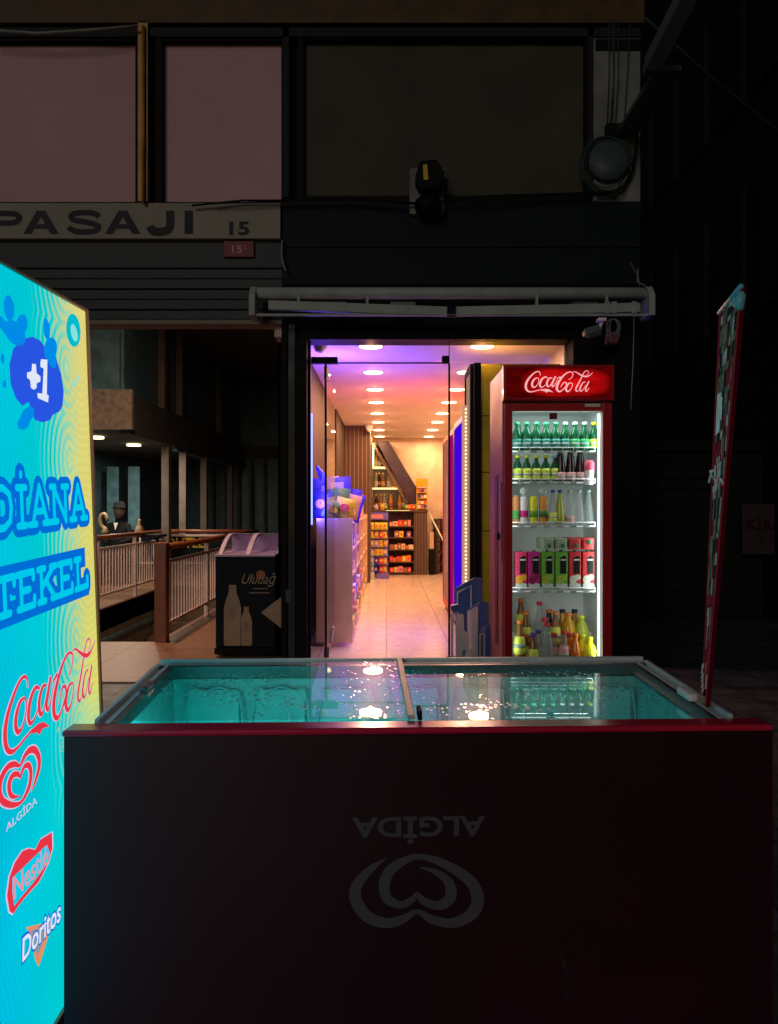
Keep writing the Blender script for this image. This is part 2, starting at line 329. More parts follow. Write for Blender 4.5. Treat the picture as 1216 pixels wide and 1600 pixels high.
ho = Vector((X(509,6.72), 6.74, 0)); hd = Vector((.035, .56, 0)).normalized(); lf = Fr(ho, hd, (0,0,1), (hd.y, -hd.x, 0))
ld = MB(lf).box(0, .57, .03, 2.50, -.005, .005).build('door', M['leafglass'], B)
MB(lf).box(-.01, .10, 2.42, 2.53, -.014, .014).box(-.01,.10,.0,.09,-.014,.014).build('hinge', M['black'], ld)
MB(lf).tube([(.30, .10, .01), (.30, .2, .02), (.26, .24, .03)], .012).build('lock', M['alu'], ld)
# building continues as passage hall
hw = MB().box(-6.7, -6.5, FD+.25, 20.2, -3, 4.7).box(-6.7, -.95, 20, 20.2, -3, 4.7); hw.build('passage_wall', M['halldark'], B)
MB().box(-6.7, -.95, FD+.25, 20, 4.5, 4.6).build('passage_ceiling', M['hallceil'], B)
# raking ceiling strip and gallery
MB().box(-6.5, -3.75, 11.0, 20, 2.41, 2.44).build('gallery_soffit', M['hallceil'], B)
MB().box(-6.5, X(210,11), 10.9, 11.0, 2.41, 2.97).build('gallery_fascia', M['hallfascia'], B, 'pale carved front of the gallery')
MB().box(-3.75, -3.6, 11.001, 20, 2.36, 2.92).build('gallery_fascia', M['hallwall'], B)
MB().box(-6.5, -3.75, 11.0, 20, 2.44, 2.46).build('gallery_floor', M['hallwall'], B)
for dd, ww in ((12.9,.16),(14.0,.10),(15.6,.17),(18.2,.16)):
    MB().box(-3.72, -3.60, dd, dd+ww, 0, 2.35).build('column', M['haltrim'], B)
for dd, ww in ((12.7,.16),(13.8,.10),(17.0,.16)):
    MB().box(-3.72, -3.61, dd, dd+ww, 2.93, 4.49).build('column', M['haltrim'], B)
MB().box(-3.78, -3.73, 11.1, 19.9, 2.95, 4.48).build('gallery_glazing', M['halldark'], B)
MB().box(-3.70, -3.62, 13.5, 19.9, 2.30, 2.355).box(-5.6, -5.55, 11.0, 19.9, 0, 2.40).build('shopfront_rail', M['halldark'], B)
for x, dd in ((-5.3,14.8),(-4.9,14.8)): MB().box(x, x+.22, dd, dd+.03, .9, 2.1).build('shopfront_panel', M['halldark'], B)
bw = MB()
for px in (332, 352, 372, 392, 412): bw.box(X(px,19.9), X(px,19.9)+.07, 19.86, 19.99, 0, 2.6)
bw.box(X(330,19.9), X(440,19.9), 19.84, 19.99, 2.6, 2.9); bw.build('doorway_frames', M['hallwall'], B)
MB().box(-.95, -.9, FD+.25, 20, -.01, 4.5).build('passage_wall', M['hallwall'], B)
MB().box(-6.5, -3.781, 11.05, 11.08, 2.975, 4.48).build('gallery_glazing', M['halldark'], B)
# stairwell
st = MB().box(HX0-.05, HX0, HD0, HD1, -3, -.02).box(HX1, HX1+.05, HD0, HD1, -3, -.02).box(HX0, HX1, HD1, HD1+.05, -3, -.02).box(HX0, HX1, HD0-.05, HD0, -3, -.02)
st.build('stairwell_wall', M['stairwell'], B)
MB().box(HX0, HX0+.02, HD0, HD1, -.45, -.40).box(HX0, HX1, HD0, HD1, -3.1, -3.0).build('stairwell_floor', M['halldark'], B)
ss = MB()
for k in range(12): ss.box(HX0+.02, HX1-.02, HD1-.3*k-.3, HD1-.3*k, -.17*(k+1)-.2, -.17*(k+1))
ss.build('stairs', M['stairwell'], B)

# railings
def railing(label, x, d0, d1, dz, extra=None):
    T = thing('stair_railing', label, 'railing', (x, d0, 0), 'white baluster railings round the stairwell')
    L_ = d1-d0
    MB().tube([(x, d0, .90+.02), (x, d1, .92)], .035, 10).build('handrail', M['handrail'], T)
    b = MB().box(x-.012, x+.012, d0, d1, .76, .79).box(x-.012, x+.012, d0, d1, .14, .17)
    b.build('rail_bar', M['rail'], T)
    n = int(L_/.115); b = MB()
    for k in range(1, n): b.box(x-.009, x+.009, d0+k*L_/n-.012, d0+k*L_/n+.012, .17, .76)
    b.build('balusters', M['rail'], T)
    for k in range(4):
        y = d0+.03+k*(L_-.06)/3
        if k: MB().box(x-.025, x+.025, y-.025, y+.025, 0, .89).build('post', M['rail'], T)
    if extra: MB().box(x-.07, x+.05, d0-.06, d0+.06, 0, .97).build('newel_post', M['handrail'], T, bevel=.01)
    return T
railing('white railing with brown post and handrail right of the stairwell', HX1+.06, HD0+.02, HD1, 0, True)
railing('white railing along the left side of the stairwell, nearest the bright screen', HX0-.06, 8.6, HD1, 0)
T = thing('stair_railing', 'brown topped railing across the back of the stairwell, behind the yellow-lettered board', 'railing', (-3, HD1+.08, 0), 'white baluster railings round the stairwell')
MB().tube([(HX0-.06, HD1+.08, .92), (-2.2, HD1+.08, .92)], .03).build('handrail', M['handrail'], T)
MB().box(HX0, -2.2, HD1+.07, HD1+.09, .80, .82).build('rail_bar', M['rail'], T)
T = thing('outlet_board', 'dark board with yellow OUTLET lettering on the back stair railing', 'sign', (-3.3, HD1, 0))
d_ = HD1-.02; bx0, bx1, bz0, bz1 = X(221,d_), X(352,d_), Z(878,d_), Z(838,d_)
MB().box(bx0, bx1, d_-.02, d_, bz0, bz1).build('board', M['navy'], T)
MB().box(bx0-.03, bx1, d_-.03, d_+.01, bz1, bz1+.035).box(bx0-.03, bx1, d_-.03, d_+.01, bz0-.03, bz0).box(bx0-.03, bx0, d_-.03, d_+.01, bz0, bz1).build('frame', M['rail'], T)
MB(wall_fr((0,d_-.022,0))).text('OUTLET', X(259,d_), X(332,d_), Z(856,d_), Z(840,d_), off=.02).build('lettering', M['yellow'], T)

# lamps of the passage
for k, (px, py, d_, lab) in enumerate(((209, 693, 13.3, 'round lit ceiling lamp over the far part of the stairwell side walk'), (150, 680, 11.9, 'round lit ceiling lamp closest to the bright screen edge'))):
    p = P(px, py, d_); p.z = 2.40
    T = thing('ceiling_lamp', lab, 'ceiling lamp', p, 'passage ceiling lamps')
    MB().lathe([(.11,0),(.12,-.012),(.115,-.03),(.06,-.034)], p, 20).build('diffuser', emis('hall_lamp', (1,.78,.45), 4), T)
    area('hall_light', p-Vector((0,0,.06)), .3, 34, (1,.80,.60), parent=T)
# unseen fill lamp added to brighten the passage floor and hall
p = Vector((-2.6, 7.6, 4.49)); T = thing('ceiling_lamp', 'unseen fill lamp added high over the passage entrance', 'ceiling lamp', p, 'passage ceiling lamps')
MB().lathe([(.11,0),(.12,-.012),(.115,-.03),(.06,-.034)], p, 20).build('diffuser', emis('hall_fill', (1,.6,.35), 3), T)
area('hall_light', p-Vector((0,0,.06)), .3, 120, (1,.58,.38), parent=T)

# person sitting in the passage and things beside
def person():
    px, d_ = 184, 13.6; x = X(px, d_); T = thing('person', 'person in dark clothes and dark hat sitting behind the stair railing', 'person', (x, d_, 0))
    me = bpy.data.meshes.new('person_body'); s_ = 1.0
    V = [(0,0,.50),(0,.02,.72),(0,.03,.96),(0,.02,1.07),(.02,0,1.14),(.03,-.01,1.22),
         (-.18,.02,1.0),(-.24,-.05,.76),(-.12,-.25,.72),(.18,.02,1.0),(.24,-.05,.76),(.12,-.25,.72),
         (-.1,0,.50),(-.12,-.42,.50),(-.12,-.44,.08),(-.12,-.56,.04),(.1,0,.50),(.12,-.42,.50),(.12,-.44,.08),(.12,-.56,.04)]
    E = [(0,1),(1,2),(2,3),(3,4),(4,5),(2,6),(6,7),(7,8),(2,9),(9,10),(10,11),(0,12),(12,13),(13,14),(14,15),(0,16),(16,17),(17,18),(18,19)]
    RR = [.14,.13,.15,.06,.06,.10,.07,.05,.04,.07,.05,.04,.10,.075,.05,.04,.10,.075,.05,.04]
    me.from_pydata([v for v in V], E, []); o = bpy.data.objects.new('body', me); COL.objects.link(o); o.parent = T
    sk = o.modifiers.new('skin','SKIN'); 
    for i, v in enumerate(me.skin_vertices[0].data if me.skin_vertices else []): v.radius = (RR[i], RR[i]*.8)
    o.modifiers.new('sub','SUBSURF').levels = 2; o.modifiers['sub'].render_levels = 2; me.materials.append(M['cloth'])
    if not me.skin_vertices:
        pass
    b = Vector((x, d_, 0))
    MB().lathe([(.03,1.12),(.075,1.16),(.092,1.23),(.094,1.29),(.08,1.36),(.02,1.395)], b+Vector((.03,-.02,0)), 16).build('head', M['skin'], T)
    MB().lathe([(.004,1.27),(.014,1.235),(.012,1.225)], b+Vector((.035,-.108,0)), 8).build('nose', M['skin'], T)
    for q in (-.03,.03): MB().lathe([(.002,1.272),(.011,1.268),(.002,1.262)], b+Vector((.035+q,-.102,0)), 8).build('eye', M['cloth'], T)
    MB().box(x+.012, x+.058, d_-.112, d_-.095, 1.193, 1.199).build('mouth', M['redplaque'], T)
    for q in (-.09,.09): MB().lathe([(.005,1.225),(.016,1.25),(.012,1.28),(.004,1.29)], b+Vector((.03+q,-.02,0)), 8).build('ear', M['skin'], T)
    MB().lathe([(.12,1.31),(.125,1.32),(.10,1.33),(.095,1.40),(.05,1.43)], b+Vector((.03,-.01,0)), 16).build('hat', M['cloth'], T)
    MB().add([(x-.03,d_-.13,1.06),(x+.05,d_-.13,1.06),(x+.01,d_-.15,.93)], [(0,1,2)]).build('collar', M['white'], T)
    c = thing('chair', 'dark chair under the person behind the stair railing', 'chair', (x, d_+.05, 0))
    MB().box(x-.22,x+.22,d_-.22,d_+.2,.36,.40).build('seat', M['darkgrey'], c)
    MB().box(x-.22,x+.22,d_+.2,d_+.23,.40,.85).build('backrest', M['darkgrey'], c)
    for a in (-.2,.18):
        for b2 in (-.2,.18): MB().box(x+a,x+a+.025,d_+b2,d_+b2+.025,0,.36).build('leg', M['darkgrey'], c)
person()
x, d_ = X(164,12.2), 12.2
T = thing('plant_stand', 'small dark table behind the left stair railing holding golden ornaments', 'table', (x,d_,0))
MB().box(x-.3,x+.9,d_-.2,d_+.25,.86,.90).build('table_top', M['darkgrey'], T)
for a in (-.25,.8): MB().box(x+a,x+a+.04,d_-.02,d_+.02,0,.86).build('leg', M['darkgrey'], T)
o = MB(); o.tube([(x+.055*math.cos(a)-.02, d_, 1.11+.11*math.sin(a)) for a in [k*math.pi/8 for k in range(14)]], .03, 8); o.lathe([(.05,.90),(.07,.92),(.03,1.0),(.02,1.02)], (x,d_,0), 14)
tag(o.build('ornament', M['gold']), 'round golden ornament close to the edge of the bright screen', 'ornament')
x2 = X(218,12.2); tag(MB().lathe([(.07,.90),(.08,.94),(.05,1.02),(.02,1.06),(.03,1.10),(.015,1.14)], (x2,d_,0), 14).build('ornament', M['gold']), 'small pale golden figurine right of the seated person', 'ornament')

# ------------------------------------------------------------------ passage name board
T = thing('name_board', 'long beige board with dark PASAJI lettering above the passage', 'sign', (fx(200), FD, fz(375)))
MB().box(-5.5, fx(439), FD-.04, FD+.015, fz(375), fz(320)).build('board', M['signbeige'], T)
wf = wall_fr((0, FD-.043, 0))
PL = [[(0,0),(0,36)],[(0,31.5),(26,31.5),(35,29),(38,24.5),(35,20),(26,17),(0,17)]]
ALt = [[(0,0),(20,36)],[(20,36),(26,36)],[(26,36),(47,0)],[(11,11.5),(36,11.5)]]
SLt = [[(48,26),(45,30),(36,32.5),(24,33),(10,31.5),(5,26.5),(10,21.5),(24,19),(36,16.5),(46,13.5),(48,9),(42,4.5),(26,2.8),(12,4),(4,8),(2,11)]]
JLt = [[(34,36),(34,14),(30,6),(18,3),(7,5),(3,12)]]; ILt = [[(0,0),(0,36)]]
for x_, Ls_, nm_ in ((-4,PL,'P'),(44,ALt,'A'),(109,SLt,'S'),(171,ALt,'A'),(234,JLt,'J'),(297,ILt,'I')):
    b = MB(wf)
    if nm_ == 'A':
        for k_, pl_ in enumerate(([(-4,0),(8.5,0),(29,36),(17,36)],[(38.5,0),(51,0),(30,36),(18,36)],[(10,8),(37,8),(34,15),(13,15)])): b.poly([(fx(x_+a_), fz(368-c_)) for a_, c_ in pl_], .0004*k_)
        b.build('letter', M['signtext'], T); continue
    for i_, q_ in enumerate(Ls_):
        th_ = (13 if nm_ in 'PI' and len(q_) == 2 or nm_ == 'J' else 11.5) if not (nm_ == 'A' and i_ == 3) else 7
        if nm_ == 'P' and i_ == 1 or nm_ == 'S': th_ = 8.5
        b.stroke([(fx(x_+a_), fz(368-c_)) for a_, c_ in q_], th_/184.8, .0003*i_, smooth=len(q_) > 3, caps=False)
    b.build('letter', M['signtext'], T)
MB(wf).text('15', fx(360), fx(391), fz(370), fz(349), off=.03).build('number', M['signtext'], T)
T = thing('number_plaque', 'small red number plaque below the beige name board', 'plaque', (fx(374), FD, fz(402)))
MB().box(fx(350), fx(397), FD-.012, FD+.018, fz(402), fz(377)).build('plate', M['redplaque'], T, bevel=.003)
MB(wall_fr((0,FD-.014,0))).text('15', fx(363), fx(379), fz(396), fz(384), off=.01).text('C', fx(382), fx(387), fz(390), fz(384)).build('lettering', M['redplaquetxt'], T)

# ------------------------------------------------------------------ awning
AD = 6.3
T = thing('awning', 'folded pale grey awning with hinged arms above the shop door', 'awning', (X(700,AD), AD, Z(490,AD)))
a0, a1 = X(390,AD), X(1016,AD)
MB().lathe([(.045,a0+.03),(.047,a0+.031),(.047,a1),(.045,a1+.001)], (0, AD+.06, Z(455,AD)), 20, axis='x').build('roller', M['awn'], T)
for xx in (a0, a1-.02):
    MB().prism([(AD-.04,Z(494,AD)),(AD+.2,Z(494,AD)),(AD+.2,Z(446,AD)),(AD+.03,Z(446,AD)),(AD-.04,Z(462,AD))], 0, .05, fr=Fr((xx,0,0),(0,1,0),(0,0,1),(1,0,0))).build('end_bracket', M['awn'], T, bevel=.004)
def bar(x0,y0,x1,y1,h,d=AD,th=.05):
    a, b = P(x0,y0,d), P(x1,y1,d); u = (b-a); l = u.length; u.normalize(); v = Vector((0,0,1)); v = (v-u*v.dot(u)).normalized()
    return MB(Fr(a, u, Vector((0,1,0)), v)).box(0, l, -th/2, th/2, -h/2, h/2)
bar(420,477,699,487,.075).build('folding_arm', M['awn'], T, bevel=.006)
bar(712,487,1000,481,.075).build('folding_arm', M['awn'], T, bevel=.006)
b = MB()
for px, a, c in ((465,462,474),(572,462,478),(836,462,481),(945,462,474)): b.box(X(px,AD), X(px+4,AD), AD-.03, AD-.005, Z(c,AD), Z(a,AD))
b.build('strap', M['awn'], T)
b = MB()
for k in range(5): b.box(X(698,AD), X(713,AD), AD-.035, AD+.03, Z(478+k*4,AD)-.006, Z(478+k*4,AD))
b.build('elbow_joint', M['darkgrey'], T)
b = MB()
for px in (944, 955, 986): b.box(X(px,AD), X(px+8,AD), AD-.03, AD+.03, Z(491,AD), Z(472,AD))
b.build('clamp', M['awn'], T, bevel=.004)
MB().box(a0+.02, a1, AD-.015, AD+.01, Z(494,AD), Z(490.5,AD)).build('front_rail', M['awn'], T)
b = MB()
for px in (500, 610, 900): b.box(X(px,AD), X(px+40,AD), AD+.10, FD, Z(476,AD), Z(466,AD))
b.build('wall_bracket', M['aludark'], T)
# security camera
p = P(934,516,6.2); T = thing('security_camera', 'white security camera hanging below the right end of the awning', 'camera', p)
u = Vector((-.93,-.25,-.30)).normalized(); v = u.orthogonal().normalized(); fr = Fr(p, u, u.cross(v), v)
MB(fr).box(-.02, .11, -.03, .03, -.035, .035).build('housing', M['armteal'], T, bevel=.008)
MB(fr).lathe([(.024,.111),(.026,.125),(.012,.127)], (0,0,0), 14, axis='x').build('lens', M['gold'], T)
MB().tube([p+Vector((.02,.02,.02)), P(942,500,6.25)], .014).box(p.x+.01, p.x+.07, 6.2, 6.28, Z(501,6.2), Z(496,6.2)).build('bracket', M['whiteplastic'], T)
# cable loops by the camera
b = MB()
for k in range(7):
    cx_, w_, h_ = 960+random.uniform(-4,4), random.uniform(6,12), random.uniform(20,34)
    b.tube([P(cx_+w_*math.sin(t), 498+h_*(1-math.cos(t))/2*1.1, 6.22+.01*k) for t in [j*2*math.pi/14 for j in range(15)]], .0028, 5)
b.tube([P(991,494,6.25), P(990,560,6.25), P(986,640,6.3)], .004, 5)
tag(b.build('cable_bundle', M['cablepale']), 'bundle of thin pale cable loops hanging beside the security camera', 'cable')
p = P(957,528,6.4); tag(MB().box(p.x-.05,p.x+.05,6.4,6.44,p.z-.05,p.z+.04).build('alarm_box', M['redplaque'], bevel=.008), 'small dark red box behind the hanging cable loops', 'alarm box')
# floodlight
T = thing('floodlight', 'black floodlight with yellow sticker on a square plate above the awning', 'floodlight', P(667,303,FD))
MB().box(fx(640), fx(693), FD-.07, FD-.02, fz(339), fz(268)).build('plate', M['concrete'], T)
q = FD-.12
MB().prism([(fx(648),fz(290)),(fx(655),fz(270)),(fx(680),fz(268)),(fx(691),fz(285)),(fx(690),fz(305)),(fx(680),fz(312)),(fx(655),fz(312)),(fx(648),fz(300))], .0, .14, fr=wall_fr((0,FD-.10,0))).build('head', M['black'], T, bevel=.012)
MB().lathe([(.03,-.08),(.10,-.06),(.115,0),(.10,.04),(.03,.05)], P(669,320,FD-.16), 18).build('lamp_housing', M['black'], T)
MB(wall_fr((0,FD-.245,0))).poly([(fx(660),fz(300)),(fx(667),fz(299)),(fx(665),fz(276)),(fx(659),fz(277))]).build('sticker', M['yellow'], T)
MB(wall_fr((0,FD-.246,0))).box(fx(661),fx(664),fz(296),fz(281),.0,.0).build('sticker_mark', M['signtext'], T) if False else None
# wall clock-like coil of cable with round box
T = thing('cable_coil', 'coil of black cable round a pale disc on the corner pillar', 'cable coil', P(948,262,FD))
MB().lathe([(.0,-.09),(.16,-.085),(.17,-.05),(.17,-.01)], P(948,256,FD), 28, axis='y').build('disc', mat('disc', (.05,.08,.085), .5), T)
b = MB(); c = P(948,258,FD-.06)
for k in range(9):
    r1, r2 = .19+.05*random.random(), .20+.045*random.random(); ox, oz = random.uniform(-.02,.02), random.uniform(-.02,.02)
    b.tube([(c.x+ox+r1*math.cos(t), c.y-.03+.004*k, c.z+oz+r2*math.sin(t)) for t in [j*2*math.pi/26 for j in range(27)]], .005, 5)
b.build('cable', M['cable'], T)
T = thing('junction_box', 'black junction box with cables above the coiled cable', 'junction box', P(955,208,FD))
MB().box(fx(944), fx(968), FD-.08, FD-.01, fz(219), fz(199)).build('box', M['black'], T, bevel=.004)
b = MB()
for k, (a, c_) in enumerate(((948,952),(953,960),(958,957),(975,985),(962,966))):
    b.tube([P(a+random.uniform(-2,2), 200-k*2, FD-.06), P((a+c_)/2+random.uniform(-4,4), 120, FD-.05), P(c_, 30, FD-.06)], .005, 5)
b.build('cable', M['cable'], T)
b = MB(); b.tube([P(998,200,FD-.1), P(990,260,FD-.1), P(972,300,FD-.1), P(900,302,FD-.12), P(760,306,FD-.12), P(700,314,FD-.12), P(640,318,FD-.12), P(540,308,FD-.12), P(440,313,FD-.1), P(380,313,FD-.1), P(300,321,FD-.1)], .009, 6)
b.tube([P(990,250,FD-.12), P(960,305,FD-.12), P(850,305,FD-.14), P(700,318,FD-.14), P(520,312,FD-.12), P(330,318,FD-.12)], .006, 6)
tag(b.build('sagging_cable', M['black']), 'black cable sagging along the bottom of the upstairs windows', 'cable')
tag(MB().tube([P(-30,46,FD-.15), P(60,52,FD-.15), P(140,47,FD-.15), P(216,40,FD-.12)], .012, 8).build('conduit', M['cablepale']), 'pale conduit above the left pink window', 'pipe')
tag(MB().tube([P(441,375,FD-.06), P(440,400,FD-.08), P(445,420,FD-.1), P(448,424,FD-.1)], .009, 6).build('loose_cable', M['cablepale']), 'short pale cable hanging from the end of the beige name board', 'cable')
b = MB(); b.tube([P(997,420,6.3), P(996,440,6.3), P(1008,446,6.3), P(1016,462,6.3), P(1012,480,6.3)], .006, 6).tube([P(985,410,6.35), P(998,432,6.3), P(999,446,6.3)], .004, 5)
tag(b.build('loose_cable', M['cablepale']), 'thin cable curling over the right end of the awning', 'cable')
# arm at upper right + wire
T = thing('street_lamp_arm', 'pale slanted metal arm reaching out at the building corner', 'bracket arm', P(1020,108,5.6))
a, b_ = P(1020,100,5.6), P(1082,-22,4.9); u = (b_-a); l = u.length; u.normalize(); s_ = Vector((0,0,1)).cross(u).normalized(); v = u.cross(s_)
MB(Fr(a,u,s_,v)).box(0,l,-.06,.06,-.05,.05).build('arm', M['armteal'], T, bevel=.008)
MB(Fr(a,u,s_,v)).box(-.08,-.001,-.05,.05,-.04,.04).build('joint', M['aludark'], T, bevel=.01)
MB().box(X(1000,6.5), X(1024,5.6), 5.58, 6.6, Z(112,5.6), Z(104,5.6)).build('wall_mount', M['aludark'], T)
tag(MB().tube([P(1008,28,6.4), P(1110,120,7.2), P(1216,205,8), P(1330,290,9)], .012, 6).build('overhead_wire', M['cable']), 'overhead wire running down to the right across the dark street', 'wire')

# ------------------------------------------------------------------ neighbouring buildings on the right (dark)
T = thing('side_building', 'unlit building with a row of windows receding down the dark side street', 'building', (4.5, 12, 0))
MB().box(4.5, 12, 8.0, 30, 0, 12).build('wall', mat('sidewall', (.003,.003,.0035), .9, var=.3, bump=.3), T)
for k in range(7):
    y = 8.6+k*1.15
    for zz in ((3.7,5.3),(6.4,8.0)):
        f = MB().box(4.44, 4.499, y, y+.72, zz[0], zz[1]).build('window', mat('sidetrim', (.010,.009,.008), .8), T) if (k==0 and zz[0]==3.7) else None
        if f is None: f = MB().box(4.44, 4.499, y, y+.72, zz[0], zz[1]).build('window', bpy.data.materials['sidetrim'], T)
        MB().box(4.43, 4.439, y+.07, y+.65, zz[0]+.08, zz[1]-.08).build('pane', M['black'], f)
T = thing('kiosk', 'low dark shuttered shop front at the end of the side street', 'kiosk', (4, 9.2, 0))
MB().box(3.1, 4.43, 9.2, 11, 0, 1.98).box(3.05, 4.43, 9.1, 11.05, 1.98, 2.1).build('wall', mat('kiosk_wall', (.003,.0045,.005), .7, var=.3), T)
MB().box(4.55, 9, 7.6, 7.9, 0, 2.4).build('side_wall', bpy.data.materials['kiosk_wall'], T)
b = MB()
for k in range(14): b.box(3.2, 4.0, 9.17, 9.199, .1+k*.12, .2+k*.12)
b.build('shutter', mat('shutter', (.005,.007,.0075), .6), T)
T = thing('rental_notice', 'paper notice with dark red KIRALIK lettering on the shuttered front', 'notice', P(1190,866,9.1))
d_ = 9.05; MB().box(X(1160,d_), X(1262,d_), d_, d_+.02, Z(866,d_), Z(788,d_)).build('paper', M['kirmat'], T)
MB(wall_fr((0,d_-.003,0))).text('KİRALIK', X(1168,d_), X(1255,d_), Z(828,d_), Z(806,d_), off=.02).text('0 532', X(1186,d_), X(1230,d_), Z(850,d_), Z(842,d_)).build('lettering', M['kirtxt'], T)

# ------------------------------------------------------------------ script wordmark (used twice) and heart mark
CC = [([(375,152),(372,118),(345,100),(300,115),(245,165),(200,225),(180,285),(188,342),(225,372),(275,372),(330,358),(395,344)], [10,14,18,20,26,34,38,34,24,16,14,14]),
      ([(342,188),(305,195),(272,238),(264,285),(285,312),(320,298),(350,250),(354,208),(342,188)], [12,22,32,34,26,14,12,12,12]),
      ([(470,185),(440,174),(402,200),(376,245),(370,288),(388,312),(425,298),(465,262)], [18,22,30,34,32,22,12,9]),
      ([(535,190),(503,190),(472,230),(464,272),(478,303),(508,288),(545,225)], [14,22,30,32,26,14,12]),
      ([(578,172),(550,232),(532,280),(545,304),(575,270),(615,195)], [26,28,28,22,12,8]),
      ([(606,190),(644,174)], [14,20]),
      ([(757,205),(778,200),(808,165),(815,125),(785,106),(740,116),(680,165),(632,228),(602,290),(602,345),(635,372),(680,345),(718,300)], [8,10,12,14,16,20,28,36,42,38,26,16,10]),
      ([(652,310),(680,262),(706,246),(728,262),(724,300),(700,335)], [10,14,20,22,18,12]),
      ([(815,104),(850,104),(900,134),(950,160),(1000,168),(1045,148),(1085,112)], [6,12,20,26,24,14,5]),
      ([(793,254),(760,262),(730,305),(722,345),(745,370),(782,345),(808,295),(806,262),(793,254)], [12,22,32,34,26,14,12,12,12]),
      ([(985,168),(1022,125),(1024,100),(1000,88),(968,112),(935,175),(895,255),(862,315),(856,352),(876,368),(905,345)], [6,8,10,11,13,17,22,25,24,15,8]),
      ([(985,242),(952,252),(922,300),(912,340),(925,366),(952,348),(990,285)], [12,16,22,25,20,11,9]),
      ([(1032,235),(1002,295),(986,345),(1000,368),(1035,325)], [20,23,23,16,8])]
CCP = [(385,352),(395,340),(450,334),(500,344),(553,382),(505,372),(478,372),(458,388),(435,368),(400,360)]
def wordmark(mb, u0, v0, sx, sy, w, dw=0, fat=1):
    """script wordmark; (u0,v0) is the centre, sx/sy metres per traced unit"""
    m = lambda x, y: (u0+(x-622)*sx, v0-(y-240)*sy)
    for i, (pts, ws) in enumerate(CC):
        mb.stroke([m(*p) for p in pts], [a*fat*(abs(sx)*.6+sy*.4) for a in ws], w+dw*i)
    mb.poly([m(*p) for p in CCP], w+dw*15)
HEART = ([(450,375),(370,430),(300,510),(290,590),(350,680),(450,715),(540,695),(615,655),(690,695),(800,715),(900,670),(935,590),(900,500),(800,425),(700,380),(620,365),(550,385),(470,440),(440,520),(460,590),(530,620),(590,590),(615,563),(650,600),(730,622),(790,580),(780,500),(720,450),(630,420)],
         [6,38,56,64,62,54,46,26,46,52,64,68,60,50,38,30,40,56,58,52,40,34,26,40,50,62,50,30,5])

# ------------------------------------------------------------------ bright advertising screen on the left
Tp, Bp = P(133,487,2.124), P(168,1459,2.197)
pv = (Tp-Bp); PH = pv.length; pv.normalize(); pu = Vector((-7/F, 1, 47/F)).normalized(); pn = pu.cross(pv).normalized()
if pn.x < 0: pn = -pn
SF = Fr(Bp, pu, pv, pn)
def inv(px, py):
    r = Vector(((px-CX)/F, 1, -(py-HY)/F)); o = Vector((0,0,CZ)); t = (Bp-o).dot(pn)/r.dot(pn); q = o+r*t-Bp
    a, b = pu.dot(pu), pu.dot(pv); c1, c2 = q.dot(pu), q.dot(pv); det = a-b*b
    return ((c1-b*c2)/det, (c2-b*c1)/det)
T = thing('advertising_screen', 'tall glowing cyan and yellow advertising screen at the left of the chest freezer', 'advertising screen', (Bp.x-.05, Bp.y-.5, 0))
PW = 1.15
MB(SF).box(-PW, .012, -.006, PH+.012, -.10, -.004).build('casing', M['black'], T)
MB(SF).box(.0, .012, -.006, PH+.006, -.004, .006).box(-PW, 0, PH, PH+.006, -.004, .008).box(-PW, 0, -.006, 0, -.004, .008).build('bezel', mat('bezel', (.35,.22,.12), .45), T)
MB(SF).box(-PW+.1, -PW+.2, -.12, -.012, -.2, .1).box(-.2, -.1, -.12, -.012, -.2, .1).build('foot', M['black'], T)
# lit picture background
m = bpy.data.materials.new('screen_picture'); m.use_nodes = True; t = m.node_tree; t.nodes.clear(); N = t.nodes.new; L = t.links.new
def MA(op, a, b=None, c=None):
    n = N("ShaderNodeMath"); n.operation = op
    for i, v in enumerate((a, b, c)):
        if v is None: continue
        if isinstance(v, (int, float)): n.inputs[i].default_value = v
        else: L(v, n.inputs[i])
    return n.outputs[0]
uvn = N("ShaderNodeUVMap"); uvn.uv_map = "UVMap"; sp = N("ShaderNodeSeparateXYZ"); L(uvn.outputs[0], sp.inputs[0]); U_, V_ = sp.outputs[0], sp.outputs[1]
# U_: metres from the far edge toward the viewer (0..PW), V_: metres up
nz = N("ShaderNodeTexNoise"); nz.inputs['Scale'].default_value = 3; L(uvn.outputs[0], nz.inputs['Vector'])
row = MA('PINGPONG', MA('ADD', V_, .05), .115)                       # rows of arcs
rad = MA('SQRT', MA('ADD', MA('POWER', MA('SUBTRACT', U_, .14), 2.0), MA('POWER', MA('MULTIPLY', row, .75), 2.0)))
ring = MA('SINE', MA('MULTIPLY', MA('ADD', rad, MA('MULTIPLY', nz.outputs['Fac'], .05)), 260.0))
base = MA('SUBTRACT', 1.0, MA('DIVIDE', U_, .42))                     # 1 at far edge -> 0
low = N("ShaderNodeMapRange"); low.inputs['From Min'].default_value = .42; low.inputs['From Max'].default_value = .72; L(V_, low.inputs['Value'])
env = MA('MULTIPLY', MA('MULTIPLY', MA('GREATER_THAN', base, 0.0), base), 1.0)
f1 = MA('MULTIPLY_ADD', MA('MULTIPLY', ring, MA('SUBTRACT', 1.05, base)), .50, MA('MULTIPLY_ADD', base, 2.2, -.85))
cr = N("ShaderNodeClamp"); L(f1, cr.inputs[0]); fy = MA('MULTIPLY', cr.outputs[0], low.outputs[0])
mx = N("ShaderNodeMix"); mx.data_type = 'RGBA'; L(fy, mx.inputs[0])
cy = N("ShaderNodeMix"); cy.data_type = 'RGBA'; cy.inputs[6].default_value = (.0,.80,.62,1); cy.inputs[7].default_value = (0,.56,.84,1)
